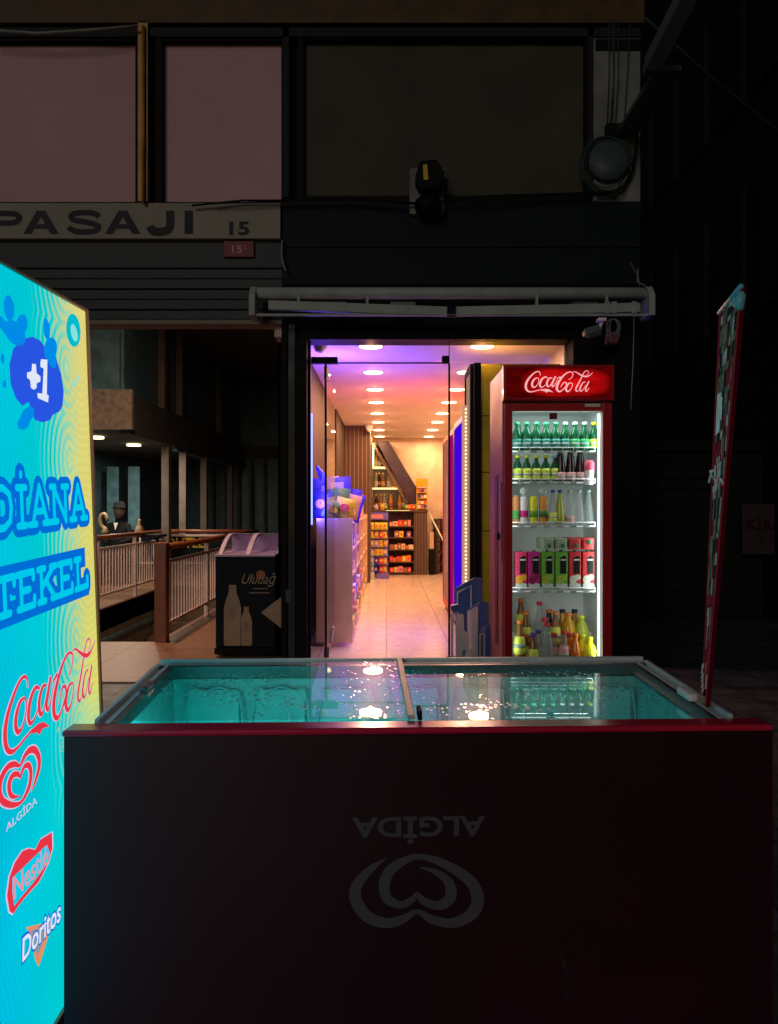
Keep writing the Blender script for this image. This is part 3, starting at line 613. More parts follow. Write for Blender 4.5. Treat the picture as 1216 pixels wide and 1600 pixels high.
cm = N("ShaderNodeMapRange"); cm.inputs['From Max'].default_value = .62; L(U_, cm.inputs['Value']); L(cm.outputs[0], cy.inputs[0])
L(cy.outputs[2], mx.inputs[6])
ye = N("ShaderNodeMix"); ye.data_type = 'RGBA'; ye.inputs[6].default_value = (.74,.76,.14,1); ye.inputs[7].default_value = (.82,.72,.22,1); L(MA('MULTIPLY', V_, .58), ye.inputs[0]); L(ye.outputs[2], mx.inputs[7])
scan = MA('MULTIPLY_ADD', MA('SINE', MA('MULTIPLY', V_, 1500.0)), .10, .95); scan2 = MA('MULTIPLY_ADD', MA('SINE', MA('MULTIPLY', U_, 1300.0)), .07, 1.0)
moire = MA('SINE', MA('MULTIPLY', MA('ADD', MA('SQRT', MA('ADD', MA('POWER', MA('SUBTRACT', U_, .05), 2.0), MA('POWER', MA('MULTIPLY', MA('PINGPONG', MA('ADD', V_, .12), .29), .8), 2.0))), MA('MULTIPLY', nz.outputs['Fac'], .03)), 360.0)); scan = MA('MULTIPLY', scan, MA('MULTIPLY_ADD', moire, .035, .98))
nz2 = N('ShaderNodeTexNoise'); nz2.inputs['Scale'].default_value = 2.2; L(uvn.outputs[0], nz2.inputs['Vector']); scan = MA('MULTIPLY', scan, MA('MULTIPLY_ADD', nz2.outputs['Fac'], .35, .83))
e = N("ShaderNodeEmission"); L(mx.outputs[2], e.inputs[0]); L(MA('MULTIPLY', MA('MULTIPLY', scan, scan2), .96), e.inputs[1])
o = N("ShaderNodeOutputMaterial"); L(e.outputs[0], o.inputs[0])
def uvf(p):
    q = p-Bp; return (-q.dot(pu)+q.dot(pv)*pu.dot(pv), q.dot(pv))
pic = MB(SF).add([(-PW,0,0),(0,0,0),(0,PH,0),(-PW,PH,0)], [(0,1,2,3)]).build('lit_picture', m, T, uvf=uvf)
E = lambda n_, c, s=1.0: emis('screen_'+n_, c, s)
EB, ED, EC, EW, ER, EP = E('blue',(.0,.15,.66)), E('deepblue',(.02,.09,.75)), E('cyan',(.0,.62,.85)), E('white',(.75,.80,.92)), E('red',(.80,.035,.06)), E('pinkline',(.65,.55,.75))
def SP(px, py): return inv(px, py)
def spoly(mb, pts, w): mb.poly([SP(*p) for p in pts], w)
def ell(cx, cy, rx, ry, rot=0, n=26):
    return [(cx+rx*math.cos(a)*math.cos(rot)-ry*math.sin(a)*math.sin(rot), cy+rx*math.cos(a)*math.sin(rot)+ry*math.sin(a)*math.cos(rot)) for a in [k*2*math.pi/n for k in range(n)]]
# blue disc with gloved hands and +1
b = MB(SF); spoly(b, [(14,570),(20,545),(34,530),(50,526),(62,532),(74,548),(86,556),(95,585),(99,612),(97,635),(92,643),(82,648),(78,656),(66,660),(54,656),(50,648),(44,628),(34,634),(24,622),(16,600)], .0010); b.build('disc_mark', ED, T)
HM = E('hand',(.0,.26,.80))
for e_ in ((13,481,8,20,-.1),(33,507,9,16,.1),(22,520,22,14,1.0),(4,508,6,18,-.5),(72,514,5,17,-.1),(78,545,10,18,.1),(80,562,6,14,-.3),(42,648,14,9,-1.0),(36,660,9,12,.5),(3,560,3,8,0),(6,600,3,6,0)):
    b = MB(SF); spoly(b, ell(*e_), .0014+.0001*random.random()); b.build('hand_mark', HM, T)
b = MB(SF); spoly(b, [(49,568),(55,569),(56,583),(62,588),(62,596),(56,599),(56,606),(52,609),(47,606),(46,594),(41,590),(41,582),(48,580)], .0018)
spoly(b, [(62,566),(63,561),(73,562),(72,616),(75,618),(74,629),(58,622),(57,614),(65,615),(67,576),(62,573)], .0018); b.build('plus_one_lettering', EW, T)
b = MB(SF); spoly(b, ell(114,516,11,26,-.08), .0012); b.build('emblem', E('teal',(.0,.50,.62)), T)
b = MB(SF); spoly(b, ell(115,520,5,14,-.2), .0016); spoly(b, [(112,600),(124,586),(125,588),(114,606)], .0012); spoly(b, [(101,568),(105,576),(104,581),(100,572)], .0012); b.build('emblem_mark', E('paleteal',(.25,.75,.72)), T)
# slab lettering
def slab(st):
    A_, w_ = [], .17
    G = {'A':(.92,[[(.14,.05),(.46,.97)],[(.46,.97),(.80,.05)],[(.27,.36),(.66,.36)],[(.0,.06),(.30,.06)],[(.62,.06),(.94,.06)]]),
         'N':(.92,[[(.16,.05),(.16,.94)],[(.16,.94),(.74,.08)],[(.74,.05),(.74,.94)],[(0,.06),(.32,.06)],[(0,.94),(.24,.94)],[(.58,.94),(.90,.94)]]),
         'I':(.44,[[(.2,.05),(.2,.95)],[(.02,.06),(.38,.06)],[(.02,.94),(.38,.94)],[(.2,1.22),(.2,1.26)]]),
         'D':(.90,[[(.14,.05),(.14,.95)],[(0,.06),(.45,.06)],[(0,.94),(.45,.94)],[(.45,.94),(.68,.80),(.74,.5),(.68,.2),(.45,.06)]]),
         'T':(.80,[[(.38,.05),(.38,.95)],[(.20,.06),(.56,.06)],[(.0,.94),(.76,.94)],[(.02,.94),(.02,.74)],[(.74,.94),(.74,.74)]]),
         'E':(.78,[[(.14,.05),(.14,.95)],[(0,.06),(.66,.06)],[(0,.94),(.64,.94)],[(.14,.5),(.48,.5)],[(.66,.06),(.66,.26)],[(.64,.94),(.64,.76)]]),
         'K':(.88,[[(.14,.05),(.14,.95)],[(0,.06),(.30,.06)],[(0,.94),(.30,.94)],[(.14,.42),(.68,.92)],[(.34,.58),(.72,.08)],[(.56,.94),(.82,.94)],[(.58,.06),(.86,.06)]]),
         'L':(.76,[[(.14,.05),(.14,.95)],[(0,.06),(.66,.06)],[(0,.94),(.30,.94)],[(.66,.06),(.66,.32)]])}
    x = 0
    for ch in st:
        for q in G[ch][1]: A_.append([(x+a, b) for a, b in q])
        x += G[ch][0]+.06
    return A_, x-.1
def slabtext(st, uL, uR, vb, vt, nm):
    Ls, wd = slab(st); sx = (uR-uL)/wd; sy = vt-vb
    for lay, mt, th, w0 in ((0,EB,.40,.0008),(1,E(nm,(.0,.58,.82)),.13,.0022)):
        b = MB(SF)
        for i, q in enumerate(Ls):
            hgt = th*sy*(1 if lay == 0 else 1)
            b.stroke([(uL+a*sx, vb+c_*sy) for a, c_ in q], th*sx*1.05, w0+i*.00002, smooth=False)
        b.build('lettering_outline' if lay == 0 else 'lettering', mt, T)
uR, vb = SP(133,812); _, vt = SP(132,756); uI = SP(24,770)[0]
k_ = (uR-uI)/(slab('IANA')[1]); slabtext('DIANA', uR-slab('DIANA')[1]*k_, uR, vb, vt, 'cyan1')
uR, vb = SP(137,917); _, vt = SP(132,868); uE = SP(25,900)[0]
k_ = (uR-uE)/(slab('EKEL')[1]); ul = uR-slab('TEKEL')[1]*k_
MB(SF).poly([(ul-.05,vb-.022),(uR+.008,vb-.022),(uR+.008,vb+.03),(ul-.05,vb+.03)], .0006).poly([(ul-.05,vt-.03),(uR-.012,vt-.03),(uR-.012,vt+.022),(ul-.05,vt+.022)], .0006).build('lettering_band', EB, T)
slabtext('TEKEL', ul, uR, vb, vt, 'cyan2')
# red script wordmark
u1, v1 = SP(148,1010); u2, v2 = SP(0,1075)
um = SP(2,1120)[0]; sx = (SP(148,1040)[0]-um)/(1080-165); vc = (SP(75,1020)[1]+SP(75,1135)[1])/2-.012
b = MB(SF); wordmark(b, um+(622-165)*sx, vc, sx, sx*.92, .0010, .00002, 1.1); b.build('script_outline', EP, T)
b = MB(SF); wordmark(b, um+(622-165)*sx, vc, sx, sx*.92, .0020, .00002, .78); b.build('script_lettering', ER, T)
# heart mark + name
hu0, hu1 = SP(-6,1220)[0], SP(63,1200)[0]; hv0, hv1 = SP(30,1258)[1], SP(30,1178)[1]
hm = lambda x, y: (hu1-(x-262)/(965-262)*(hu1-hu0), hv0+(y-350)/(745-350)*(hv1-hv0))
ks = (hu1-hu0)/703
b = MB(SF).stroke([hm(*p) for p in HEART[0]], [a*ks*1.35 for a in HEART[1]], .0010); b.build('heart_outline', EP, T)
b = MB(SF).stroke([hm(*p) for p in HEART[0]], [a*ks*.95 for a in HEART[1]], .0016); b.build('heart_mark', ER, T)
a0_, b0_ = SP(8,1288); a1_, b1_ = SP(57,1245)
MB(SF).text('ALGİDA', a0_, a1_, SP(30,1281)[1], SP(30,1264)[1], .0012, off=.01).build('heart_name_lettering', EP, T)
# red leaf-shaped mark with lettering
b = MB(SF); out = [(80,1301),(81,1325),(74,1350),(60,1378),(40,1400),(26,1418),(20,1428),(14,1424),(10,1400),(14,1370),(22,1348),(34,1330),(44,1326),(54,1328),(62,1312)]
spoly(b, [(45.5+(x-45.5)*1.06, 1364+(y-1364)*1.04) for x, y in out], .0009); b.build('leaf_outline', EP, T)
b = MB(SF); spoly(b, out, .0014); b.build('leaf_mark', ER, T)
b = MB(SF); f2 = [(18,1372),(72,1320),(77,1334),(72,1350),(50,1380),(30,1404),(21,1416),(18,1395)]; spoly(b, f2, .0018); b.build('leaf_panel', EC, T)
a0_ = SP(20,1392); a1_ = SP(74,1336)
lf2 = Fr(SF((a0_[0], a0_[1], 0)), (SF((a1_[0],a1_[1],0))-SF((a0_[0],a0_[1],0))).normalized(), pv, pn); ll = (SF((a1_[0],a1_[1],0))-SF((a0_[0],a0_[1],0))).length
MB(lf2).text('Nestlé', .0, ll, -.02, .028, .0024, off=.01).build('leaf_lettering', E('palered',(.75,.30,.35)), T)
# triangle mark with white lettering
b = MB(SF); spoly(b, [(40,1449),(78,1440),(76,1460),(60,1511),(54,1500),(50,1470)], .0010); b.build('triangle_mark', E('orange',(.75,.28,.12)), T)
b = MB(SF); spoly(b, [(47,1454),(72,1448),(70,1462),(58,1494),(53,1478)], .0013); b.build('triangle_inner', E('greybrown',(.28,.30,.33)), T)
a0_ = SP(33,1503); a1_ = SP(94,1436)
q0, q1 = SF((a0_[0],a0_[1],0)), SF((a1_[0],a1_[1],0)); lf2 = Fr(q0, (q1-q0).normalized(), pv, pn); ll = (q1-q0).length
MB(lf2).text('Doritos', -.004, ll+.004, -.008, .054, .0017, off=.055, shear=.15).build('triangle_lettering_edge', EB, T)
MB(lf2).text('Doritos', .0, ll, -.003, .048, .0022, off=.02, shear=.15).build('triangle_lettering', EW, T)
b = MB(SF)
for k in range(60):
    a = random.random()*6.28; r = random.random()**.6*22; x_, y_ = 104+r*math.cos(a)*.7, 1148+r*math.sin(a)*1.6
    spoly(b, ell(x_, y_, 1.4, 2.4, a, 6), .0012+.00002*k)
b.build('speckle_mark', E('moss',(.30,.55,.38)), T)

# ------------------------------------------------------------------ main chest freezer
FL, FR_ = Vector((-.621,1.503,0)), Vector((.762,1.547,0)); ex = (FR_-FL); FW = ex.length; ex.normalize(); ey = Vector((-ex.y, ex.x, 0))
FF = Fr(FL, ex, ey, (0,0,1)); FDp = .60; FT = .872
T = thing('chest_freezer', 'dark red chest freezer with sloping glass lid in the foreground', 'chest freezer', FL)
b = MB(FF); wl = .05
b.box(0, FW, 0, wl, .09, FT-.012).box(.036, FW-.046, FDp-wl, FDp, .09, FT-.012).box(.036, wl, wl, FDp-wl, .09, FT-.012).box(FW-wl-.01, FW-.046, wl, FDp-wl, .09, FT-.012).box(wl, FW-wl, wl, FDp-wl, .09, .28)
b.build('body', M['maroon'], T)
# rounded lip round the top
b = MB(FF); lipz = FT-.012
b.box(-.004, FW+.004, -.004, .052, lipz, FT+.001).box(.034, .045, .052, FDp+.004, lipz, FT-.001).box(FW-.055, FW-.044, .052, FDp+.004, lipz, FT-.001)
b.build('top_lip', M['redlip'], T, bevel=.006)
# lid, rising toward the back
rise = math.tan(R(2.25)); LX0, LX1, LY0, LY1 = .040, FW-.050, .053, .576
LFm = Fr(FF((0, LY0, FT+.001)), ex, (ey+Vector((0,0,rise))).normalized(), Vector((0,0,1)))
LL = LY1-LY0
def prof(b, y0, y1, z0, z1, x0=LX0, x1=LX1): b.box(x0, x1, y0, y1, z0, z1)
b = MB(LFm)
prof(b, LL-.014, LL, -.02, .007); prof(b, LL-.030, LL-.0145, -.02, -.004); prof(b, LL-.046, LL-.0305, -.02, .001)
b.box(LX0, LX0+.010, 0, LL-.047, -.02, .007).box(LX0+.0105, LX0+.022, 0, LL-.047, -.02, -.004).box(LX0+.0225, LX0+.032, 0, LL-.047, -.02, .001)
b.box(LX1-.010, LX1, 0, LL-.047, -.02, .007).box(LX1-.022, LX1-.0105, 0, LL-.047, -.02, -.004).box(LX1-.032, LX1-.0225, 0, LL-.047, -.02, .001)
b.build('lid_frame', M['alu'], T, bevel=.0018)
b = MB(LFm); prof(b, LL-.062, LL-.0465, -.03, .0); b.box(LX0+.0325, LX0+.046, 0, LL-.063, -.03, .0).box(LX1-.046, LX1-.0325, 0, LL-.063, -.03, .0); b.build('lid_gasket', M['aludark'], T)
xm = .665
G1 = MB(LFm).add([(LX0+.033, .0, .003),(xm, .0, .003),(xm, LL-.0145, .003),(LX0+.033, LL-.0145, .003)], [(0,1,2,3)]); G1.flat = True
g1 = G1.build('sliding_glass', M['lidglass'], T, 'left sliding pane with bright edge strip')
MB(LFm).box(xm, xm+.016, .0, LL-.0145, .0015, .010).build('edge_strip', M['alu'], g1, bevel=.002)
G2 = MB(LFm).add([(xm-.02, -.0, -.012),(LX1-.033, -.0, -.012),(LX1-.033, LL-.062, -.012),(xm-.02, LL-.062, -.012)], [(0,1,2,3)]); G2.flat = True
g2 = G2.build('sliding_glass', M['lidglass'], T)
MB(LFm).box(xm+.022, xm+.031, .006, .05, -.003, .016).build('handle', M['black'], g2, bevel=.002)
MB(LFm).box(LX1-.050, LX1-.028, .10, .17, .002, .02).build('stopper', M['whiteplastic'], T, bevel=.006)
MB(LFm).box(LX0+.030, LX0+.050, .20, .26, .002, .018).build('stopper', M['aludark'], T, bevel=.006)
# liner: inner walls with frosted pressed panels
lx0, lx1, ly0, ly1, lz = wl+.03, FW-wl-.03, wl+.02, FDp-wl-.012, .34
b = MB(FF)
b.add([(lx0,ly0,FT-.02),(lx1,ly0,FT-.02),(lx1,ly1,FT-.02),(lx0,ly1,FT-.02),(lx0+.02,ly0+.01,lz),(lx1-.02,ly0+.01,lz),(lx1-.02,ly1-.01,lz),(lx0+.02,ly1-.01,lz)],
      [(0,4,5,1),(1,5,6,2),(2,6,7,3),(3,7,4,0),(4,7,6,5)])
b.box(wl, lx0, wl, FDp-wl, FT-.03, FT-.018).box(lx1, FW-wl, wl, FDp-wl, FT-.03, FT-.018).box(lx0, lx1, ly1, FDp-wl, FT-.03, FT-.018).box(lx0, lx1, wl, ly0, FT-.03, FT-.018)
b.build('liner', M['liner'], T)
for k in range(7):
    a = lx0+.035+k*.172; c_ = a+.152; b = MB(FF); y = ly1-.022; zt = FT-.040
    pts = [(a, y, lz+.02)] + [(a+.004*math.sin(i), y+.002, lz+.02+(zt-lz-.05)*i/6) for i in range(1,6)] + [(a+.012, y, zt-.008)] + [(a+(c_-a)*i/8, y, zt+.006*math.sin(i*1.7+k)) for i in range(1,8)] + [(c_-.012, y, zt-.008)] + [(c_-.004*math.sin(i), y+.002, zt-(zt-lz-.05)*i/6) for i in range(1,6)] + [(c_-.014, y, lz+.02)]
    b.tube(pts, .0032, 6); b.box(a+.006, c_-.014, y+.006, y+.012, lz+.02, zt-.004); b.build('frosted_panel', M['frost'], T)
b = MB(FF)
for k in range(1,4): x_ = lx0+k*(lx1-lx0)/4; b.tube([(x_, ly0+.01, .62), (x_, ly1-.03, .62)], .003).tube([(x_, ly1-.03, .62),(x_, ly1-.03, FT-.1)], .003)
b.build('basket_wires', M['fridgewhite'], T)
area('interior_light', FF((FW*.26, .12, FT-.03)), .7, 1.6, (.01,.85,.85), rot=(R(28),0,0), sy=.03, parent=T)
area('interior_light', FF((FW*.76, .12, FT-.03)), .5, .10, (.08,.80,.85), rot=(R(28),0,0), sy=.03, parent=T)
for a in (.1, FW-.1):
    for c_ in (.1, FDp-.1): MB(FF).lathe([(.04,-.015),(.045,0),(.04,.015)], (a, c_, .045), 16, axis='x').build('castor', M['rubber'], T)
b = MB(FF)
for a in (.1, FW-.1):
    for c_ in (.1, FDp-.1): b.box(a-.03, a+.03, c_-.03, c_+.03, .08, .09)
b.build('castor_plate', M['alu'], T)
b = MB(NF := Fr(FL, ex, (0,0,1), -ey))
for (u_, v_, l_, w_) in ((.965,.43,.012,.05),(.972,.36,.006,.02),(.99,.22,.004,.03)): b.stroke([(u_,v_),(u_+l_*.4,v_-w_*.5),(u_+l_,v_-w_)], [.0008,.0022,.0008], .0006)
b.build('scuff', mat('scuff', (.05,.045,.045), .6), T)
MB(FF).box(FW-.014, FW+.002, -.003, -.0005, .09, FT-.013).build('corner_trim', mat('cornertrim', (.03,.004,.008), .3), T)
# upside-down mark and lettering on the panel facing the viewer
NF = Fr(FL+Vector((0,0,0)), ex, (0,0,1), -ey)
s_ = 1.0
def fpt(zx, zy):     # traced logo pixel -> panel u, v
    px, py = 470+zx/3.378, 1230+zy/3.378; u_ = (px-CX)/F; 
    dd = FL.y; 
    for _ in range(4): xw = u_*dd; dd = FL.y+(xw-FL.x)*ex.y/ex.x
    return ((xw-FL.x)/ex.x, Z(py, dd))
k_ = 1.52/F/3.378
MB(NF).stroke([fpt(*p) for p in HEART[0]], [a*k_ for a in HEART[1]], .0015).build('heart_mark', M['logogrey'], T)
a_, b_ = fpt(270,290), fpt(975,148)
MB(NF).text('ALGİDA', a_[0], b_[0], a_[1]-.004, b_[1], .0015, off=.028, rot180=True).build('lettering', M['logogrey'], T)
# dark things lying in the freezer
q = FF((.35, .33, .70)); T2 = tag(MB(Fr(q, (.86,.5,0), (-.5,.86,0), (0,.35,.94))).box(-.06,.06,-.04,.04,0,.012).build('ice_cream_box', mat('cardboard', (.18,.22,.05), .7)), 'small green and dark carton peeking up inside the chest freezer', 'carton')

# ------------------------------------------------------------------ price board standing on the freezer rim
c1, c2 = P(1126,489,1.83), P(1160,447,1.62)      # far top, near top
c3, c4 = P(1098,1099,1.80), P(1104,1104,1.66)    # far bottom, near bottom
u = (c2-c1); v = (c1-c3); n_ = u.cross(v).normalized()
if n_.x > 0: n_ = -n_
T = thing('price_board', 'tall narrow red-edged price board standing on the right rim of the chest freezer', 'price board', c3)
def bil(a, b, w=0): return (c3*(1-a)+c4*a)*(1-b)+(c1*(1-a)+c2*a)*b+n_*w
def bquad(mb, a0, a1, b0, b1, w0, w1=None):
    q = [bil(a0,b0,w0), bil(a1,b0,w0), bil(a1,b1,w0), bil(a0,b1,w0)]
    if w1 is None: mb.add(q, [(0,1,2,3)], fr=WF)
    else: mb.add(q+[bil(a0,b0,w1), bil(a1,b0,w1), bil(a1,b1,w1), bil(a0,b1,w1)], [(3,2,1,0),(4,5,6,7),(0,1,5,4),(1,2,6,5),(2,3,7,6),(3,0,4,7)], fr=WF)
b = MB(); bquad(b, 0, 1, 0, 1, -.008, 0); b.build('panel', mat('board_red', (.10,.004,.012), .9, spec=0), T)
b = MB(); bquad(b, 0, .05, 0, 1, .0005, .003); bquad(b, .95, 1, 0, 1, .0005, .003); b.build('edge_frame', mat('board_edge', (.42,.03,.05), .8, spec=.05), T)
cols = [mat('print_'+str(k), [q*2.6+.02 for q in c_], .9, var=.5, scale=60, spec=0) for k, c_ in enumerate([(.10,.11,.07),(.16,.14,.09),(.012,.012,.010),(.34,.32,.26),(.22,.01,.02),(.50,.58,.52),(.06,.12,.05),(.03,.015,.015)])]
rows_ = [MB() for _ in cols]
y = .04
while y < .985:
    h = random.uniform(.012,.05); a = .07
    while a < .93:
        w_ = random.uniform(.04,.16); ci = random.choice([0,0,1,1,2,2,3,6,7,7,4]) if y > .30 else random.choice([4,4,1,3,7,2])
        if .52 < y < .62 and a < .6: ci = random.choice([5,4,3])
        if .66 < y < .78 and a < .3: ci = 5
        bquad(rows_[ci], a, min(a+w_*.97,.945), y, y+h*.97, .0010); a += w_
    y += h
for k, r_ in enumerate(rows_):
    if r_.f: r_.build('print', cols[k], T)
b = MB()
for k in range(9):
    q = bil(random.uniform(.0,1), .56+random.uniform(-.04,.04), .002); b.tube([q, q+Vector((random.uniform(-.012,.012),random.uniform(-.02,.02),random.uniform(-.04,.02)))], .003, 5)
for k in range(7):
    q = bil(random.uniform(0,.4), .10-k*.012, .002); b.tube([q, q+Vector((-.003,0,-.012))], .0028, 5)
b.build('torn_tape', M['whiteplastic'], T)
b = MB(); q = bil(.97, .985, .002)
b.tube([q+Vector((.004,0,.012)), q+Vector((.003,0,-.004)), q+Vector((-.003,0,-.022)), q+Vector((.004,0,-.04))], [.004,.010,.013,.004], 8); b.tube([bil(.0,1,.002), bil(.5,1.0,.002), bil(1,1,.002)], .006, 6); b.build('cyan_tape', mat('cyantape', (.15,.55,.60), .4), T)

# ------------------------------------------------------------------ drinks fridge
KD = 4.38
kx = lambda px, d=KD: X(px, d)
kz = lambda py, d=KD: Z(py, d)
T = K = thing('drinks_fridge', 'tall red drinks fridge with lit header and glass door outside the shop', 'drinks fridge', (kx(872), KD+.28, 0))
x0, x1, zt, KB = kx(787), kx(958), kz(572), KD+.57
b = MB().box(x0, x0+.03, KD+.045, KB, .08, zt-.0).box(x1-.03, x1, KD+.045, KB, .08, zt).box(x0+.03, x1-.03, KB-.03, KB, .08, zt).box(x0+.03, x1-.03, KD+.045, KB-.03, zt-.03, zt).box(x0+.03, x1-.03, KD+.045, KB-.03, .08, .30)
b.build('cabinet', M['cokeside'], T, bevel=.004)
MB().box(x0+.01, x1-.01, KD+.06, KB-.02, 0.0, .08).build('plinth', M['black'], T)
# header
hz0 = kz(626)
MB().box(x0-.003, x1+.003, KD-.02, KD+.04, hz0, zt+.004).build('header', M['cokered'], T, bevel=.004)
m = bpy.data.materials.new('header_light'); m.use_nodes = True; t = m.node_tree; t.nodes.clear(); N = t.nodes.new; L = t.links.new
tc = N("ShaderNodeUVMap"); tc.uv_map = "UVMap"; sp = N("ShaderNodeSeparateXYZ"); L(tc.outputs[0], sp.inputs[0])
ax = MA('POWER', MA('ABSOLUTE', MA('DIVIDE', MA('SUBTRACT', sp.outputs[0], .56), .46)), 3.0); ay = MA('POWER', MA('ABSOLUTE', MA('DIVIDE', MA('SUBTRACT', sp.outputs[1], .5), .52)), 3.0)
fall = MA('MAXIMUM', MA('SUBTRACT', 1.0, MA('ADD', ax, ay)), .12)
ns = N("ShaderNodeTexNoise"); ns.inputs['Scale'].default_value = 3.5; L(tc.outputs[0], ns.inputs['Vector'])
e = N("ShaderNodeEmission"); e.inputs[0].default_value = (1,.006,.008,1); L(MA('MULTIPLY', MA('MULTIPLY', fall, MA('MULTIPLY_ADD', ns.outputs['Fac'], 1.5, -.15)), .95), e.inputs[1]); o = N("ShaderNodeOutputMaterial"); L(e.outputs[0], o.inputs[0])
hx0, hx1, hzb, hzt = kx(791), kx(954), kz(622), kz(575)
MB(wall_fr((0,KD-.022,0))).add([(hx0,hzb,0),(hx1,hzb,0),(hx1,hzt,0),(hx0,hzt,0)], [(0,1,2,3)]).build('lit_header_panel', m, T, uvf=lambda p: ((p.x-hx0)/(hx1-hx0), (p.z-hzb)/(hzt-hzb)))
b = MB(wall_fr((0,KD-.023,0))); s_ = KD/F/8.686
wordmark(b, kx(800+622/8.686), kz(570+240/8.686), s_, s_, .0002, .00003, .8); b.build('script_lettering', emis('header_text', (1,.42,.44), 1.0), T)
# door frame
b = MB(); fo = (kx(789), kx(957), .14, kz(630)); fi = (kx(801), kx(942), .24, kz(642))
b.box(fo[0], fi[0], KD, KD+.042, fo[2], fo[3]).box(fi[1], fo[1], KD, KD+.042, fo[2], fo[3]).box(fi[0], fi[1], KD, KD+.042, fi[3], fo[3]).box(fi[0], fi[1], KD, KD+.042, fo[2], fi[2])
D = b.build('door', M['cokered'], T, bevel=.004)
gl = MB(wall_fr((0,KD+.012,0))).add([(fi[0],fi[2],0),(fi[1],fi[2],0),(fi[1],fi[3],0),(fi[0],fi[3],0)], [(0,1,2,3)]); gl.flat = True; gl.build('pane', M['fridgeglass'], D)
MB().box(kx(859), kx(871), KD+.004, KD+.008, kz(655), kz(645)).build('sticker', M['redplaque'], D)
MB().box(kx(914), kx(938), KD-.004, KD, kz(635.5), kz(631)).build('badge', M['alu'], D)
MB().box(x0-.006, x0, KD+.05, KD+.07, 1.0, 1.0+.45).build('handle', M['aludark'], D)
b = MB(); b.box(x0-.012, x0-.001, KD+.16, KD+.19, 1.12, 1.16); b.build('lock', M['black'], T)
MB().box(x0-.004, x0-.001, KD+.22, KD+.32, .5, 1.5).build('side_grip', mat('sidegrip', (.20,.03,.03), .5), T)
# interior box
b = MB(); ix0, ix1, iy1 = x0+.032, x1-.032, KB-.05
b.box(ix0, ix0+.006, KD+.05, iy1, .30, zt-.06).box(ix1-.006, ix1, KD+.05, iy1, .30, zt-.06).box(ix0+.006, ix1-.006, iy1-.008, iy1, .30, zt-.06).box(ix0+.006, ix1-.006, KD+.05, iy1-.008, .30, .31).box(ix0+.006, ix1-.006, KD+.05, iy1-.008, zt-.22, zt-.20)
b.build('inner_lining', M['fridgewhite'], T)
b = MB()
for a in (.10,.20,.30):
    for k in range(6): b.box(ix0+a, ix0+a+.075, iy1-.012, iy1-.0085, zt-.33-k*.010, zt-.325-k*.010)
b.build('vent_grille', M['darkgrey'], T)
MB().box(kx(938), kx(941.5), KD+.046, KD+.06, .26, kz(644)).build('light_strip', emis('fridge_led', (.80,1,.95), 1.3), T)
MB().box(fi[0]+.02, fi[1]-.03, KD+.046, KD+.07, zt-.248, zt-.240).build('light_strip', emis('fridge_led2', (.85,1,.97), 2.0), T)
area('fridge_light', (kx(872), KD+.09, zt-.26), .42, 1.5, (.82,1,.95), rot=(R(18),0,0), sy=.03, parent=K)
area('fridge_light', (kx(936), KD+.07, 1.1), .04, .9, (.82,1,.95), rot=(R(90),0,R(58)), sy=1.3, parent=K)
area('fridge_light', (kx(806), KD+.07, 1.1), .04, .35, (.82,1,.95), rot=(R(90),0,R(-58)), sy=1.3, parent=K)
# wire shelves; z of each shelf's surface seen at the front edge
SHF = [kz(703,KD+.08), kz(752,KD+.08), kz(820,KD+.08), kz(922,KD+.08)]
for k, z_ in enumerate(SHF):
    b = MB(); sx0, sx1 = ix0+.01, kx(930,KD+.08)
    b.tube([(sx0,KD+.08,z_-.008),(sx1,KD+.08,z_-.008)], .004,6).tube([(sx0,KD+.08,z_+.014),(sx1,KD+.08,z_+.014)], .003,6).tube([(sx0,iy1-.02,z_-.008),(ix1-.01,iy1-.02,z_-.008)], .003,6)
    for j in range(24): xx = sx0+(sx1-sx0)*j/23; b.tube([(xx,KD+.08,z_-.006),(xx,iy1-.02,z_-.006)], .0018,4)
    for j in range(9): xx = sx0+(sx1-sx0)*j/8; b.tube([(xx,KD+.08,z_-.008),(xx,KD+.08,z_+.014)], .002,4)
    b.build('wire_shelf', M['fridgewhite'], K)

# drinks
lab = {}
def colm(k, c, **kw):
    if k not in lab: lab[k] = mat('label_'+k, c, .45, var=.25, scale=45, **kw)
    return lab[k]
BM = dict(green=bottle_mat('glass_green', (.008,.12,.045), .30), dark=bottle_mat('cola', (.025,.012,.014), .25), clear=bottle_mat('glass_clear', (.45,.50,.50), .72), amber=bottle_mat('juice_amber', (.60,.30,.02), .15),
          orange=bottle_mat('juice_orange', (.85,.20,.01), .1), yel=bottle_mat('juice_yellow', (.85,.80,.02), .1), limey=bottle_mat('juice_lime', (.45,.50,.06), .2), tea=bottle_mat('tea', (.30,.12,.03), .25))
PR = dict(glass=[(.0,0),(.024,.001),(.026,.01),(.026,.075),(.022,.095),(.012,.115),(.0105,.128),(.0105,.14)],
          tall=[(.0,0),(.026,.001),(.029,.012),(.027,.05),(.029,.10),(.025,.14),(.014,.185),(.0115,.20),(.0115,.215)],
          cone=[(.0,0),(.030,.001),(.034,.012),(.031,.05),(.024,.12),(.014,.175),(.012,.19),(.012,.205)],
          fat=[(.0,0),(.030,.001),(.034,.015),(.035,.06),(.034,.09),(.024,.12),(.013,.135),(.012,.15)])
PROTO = {}
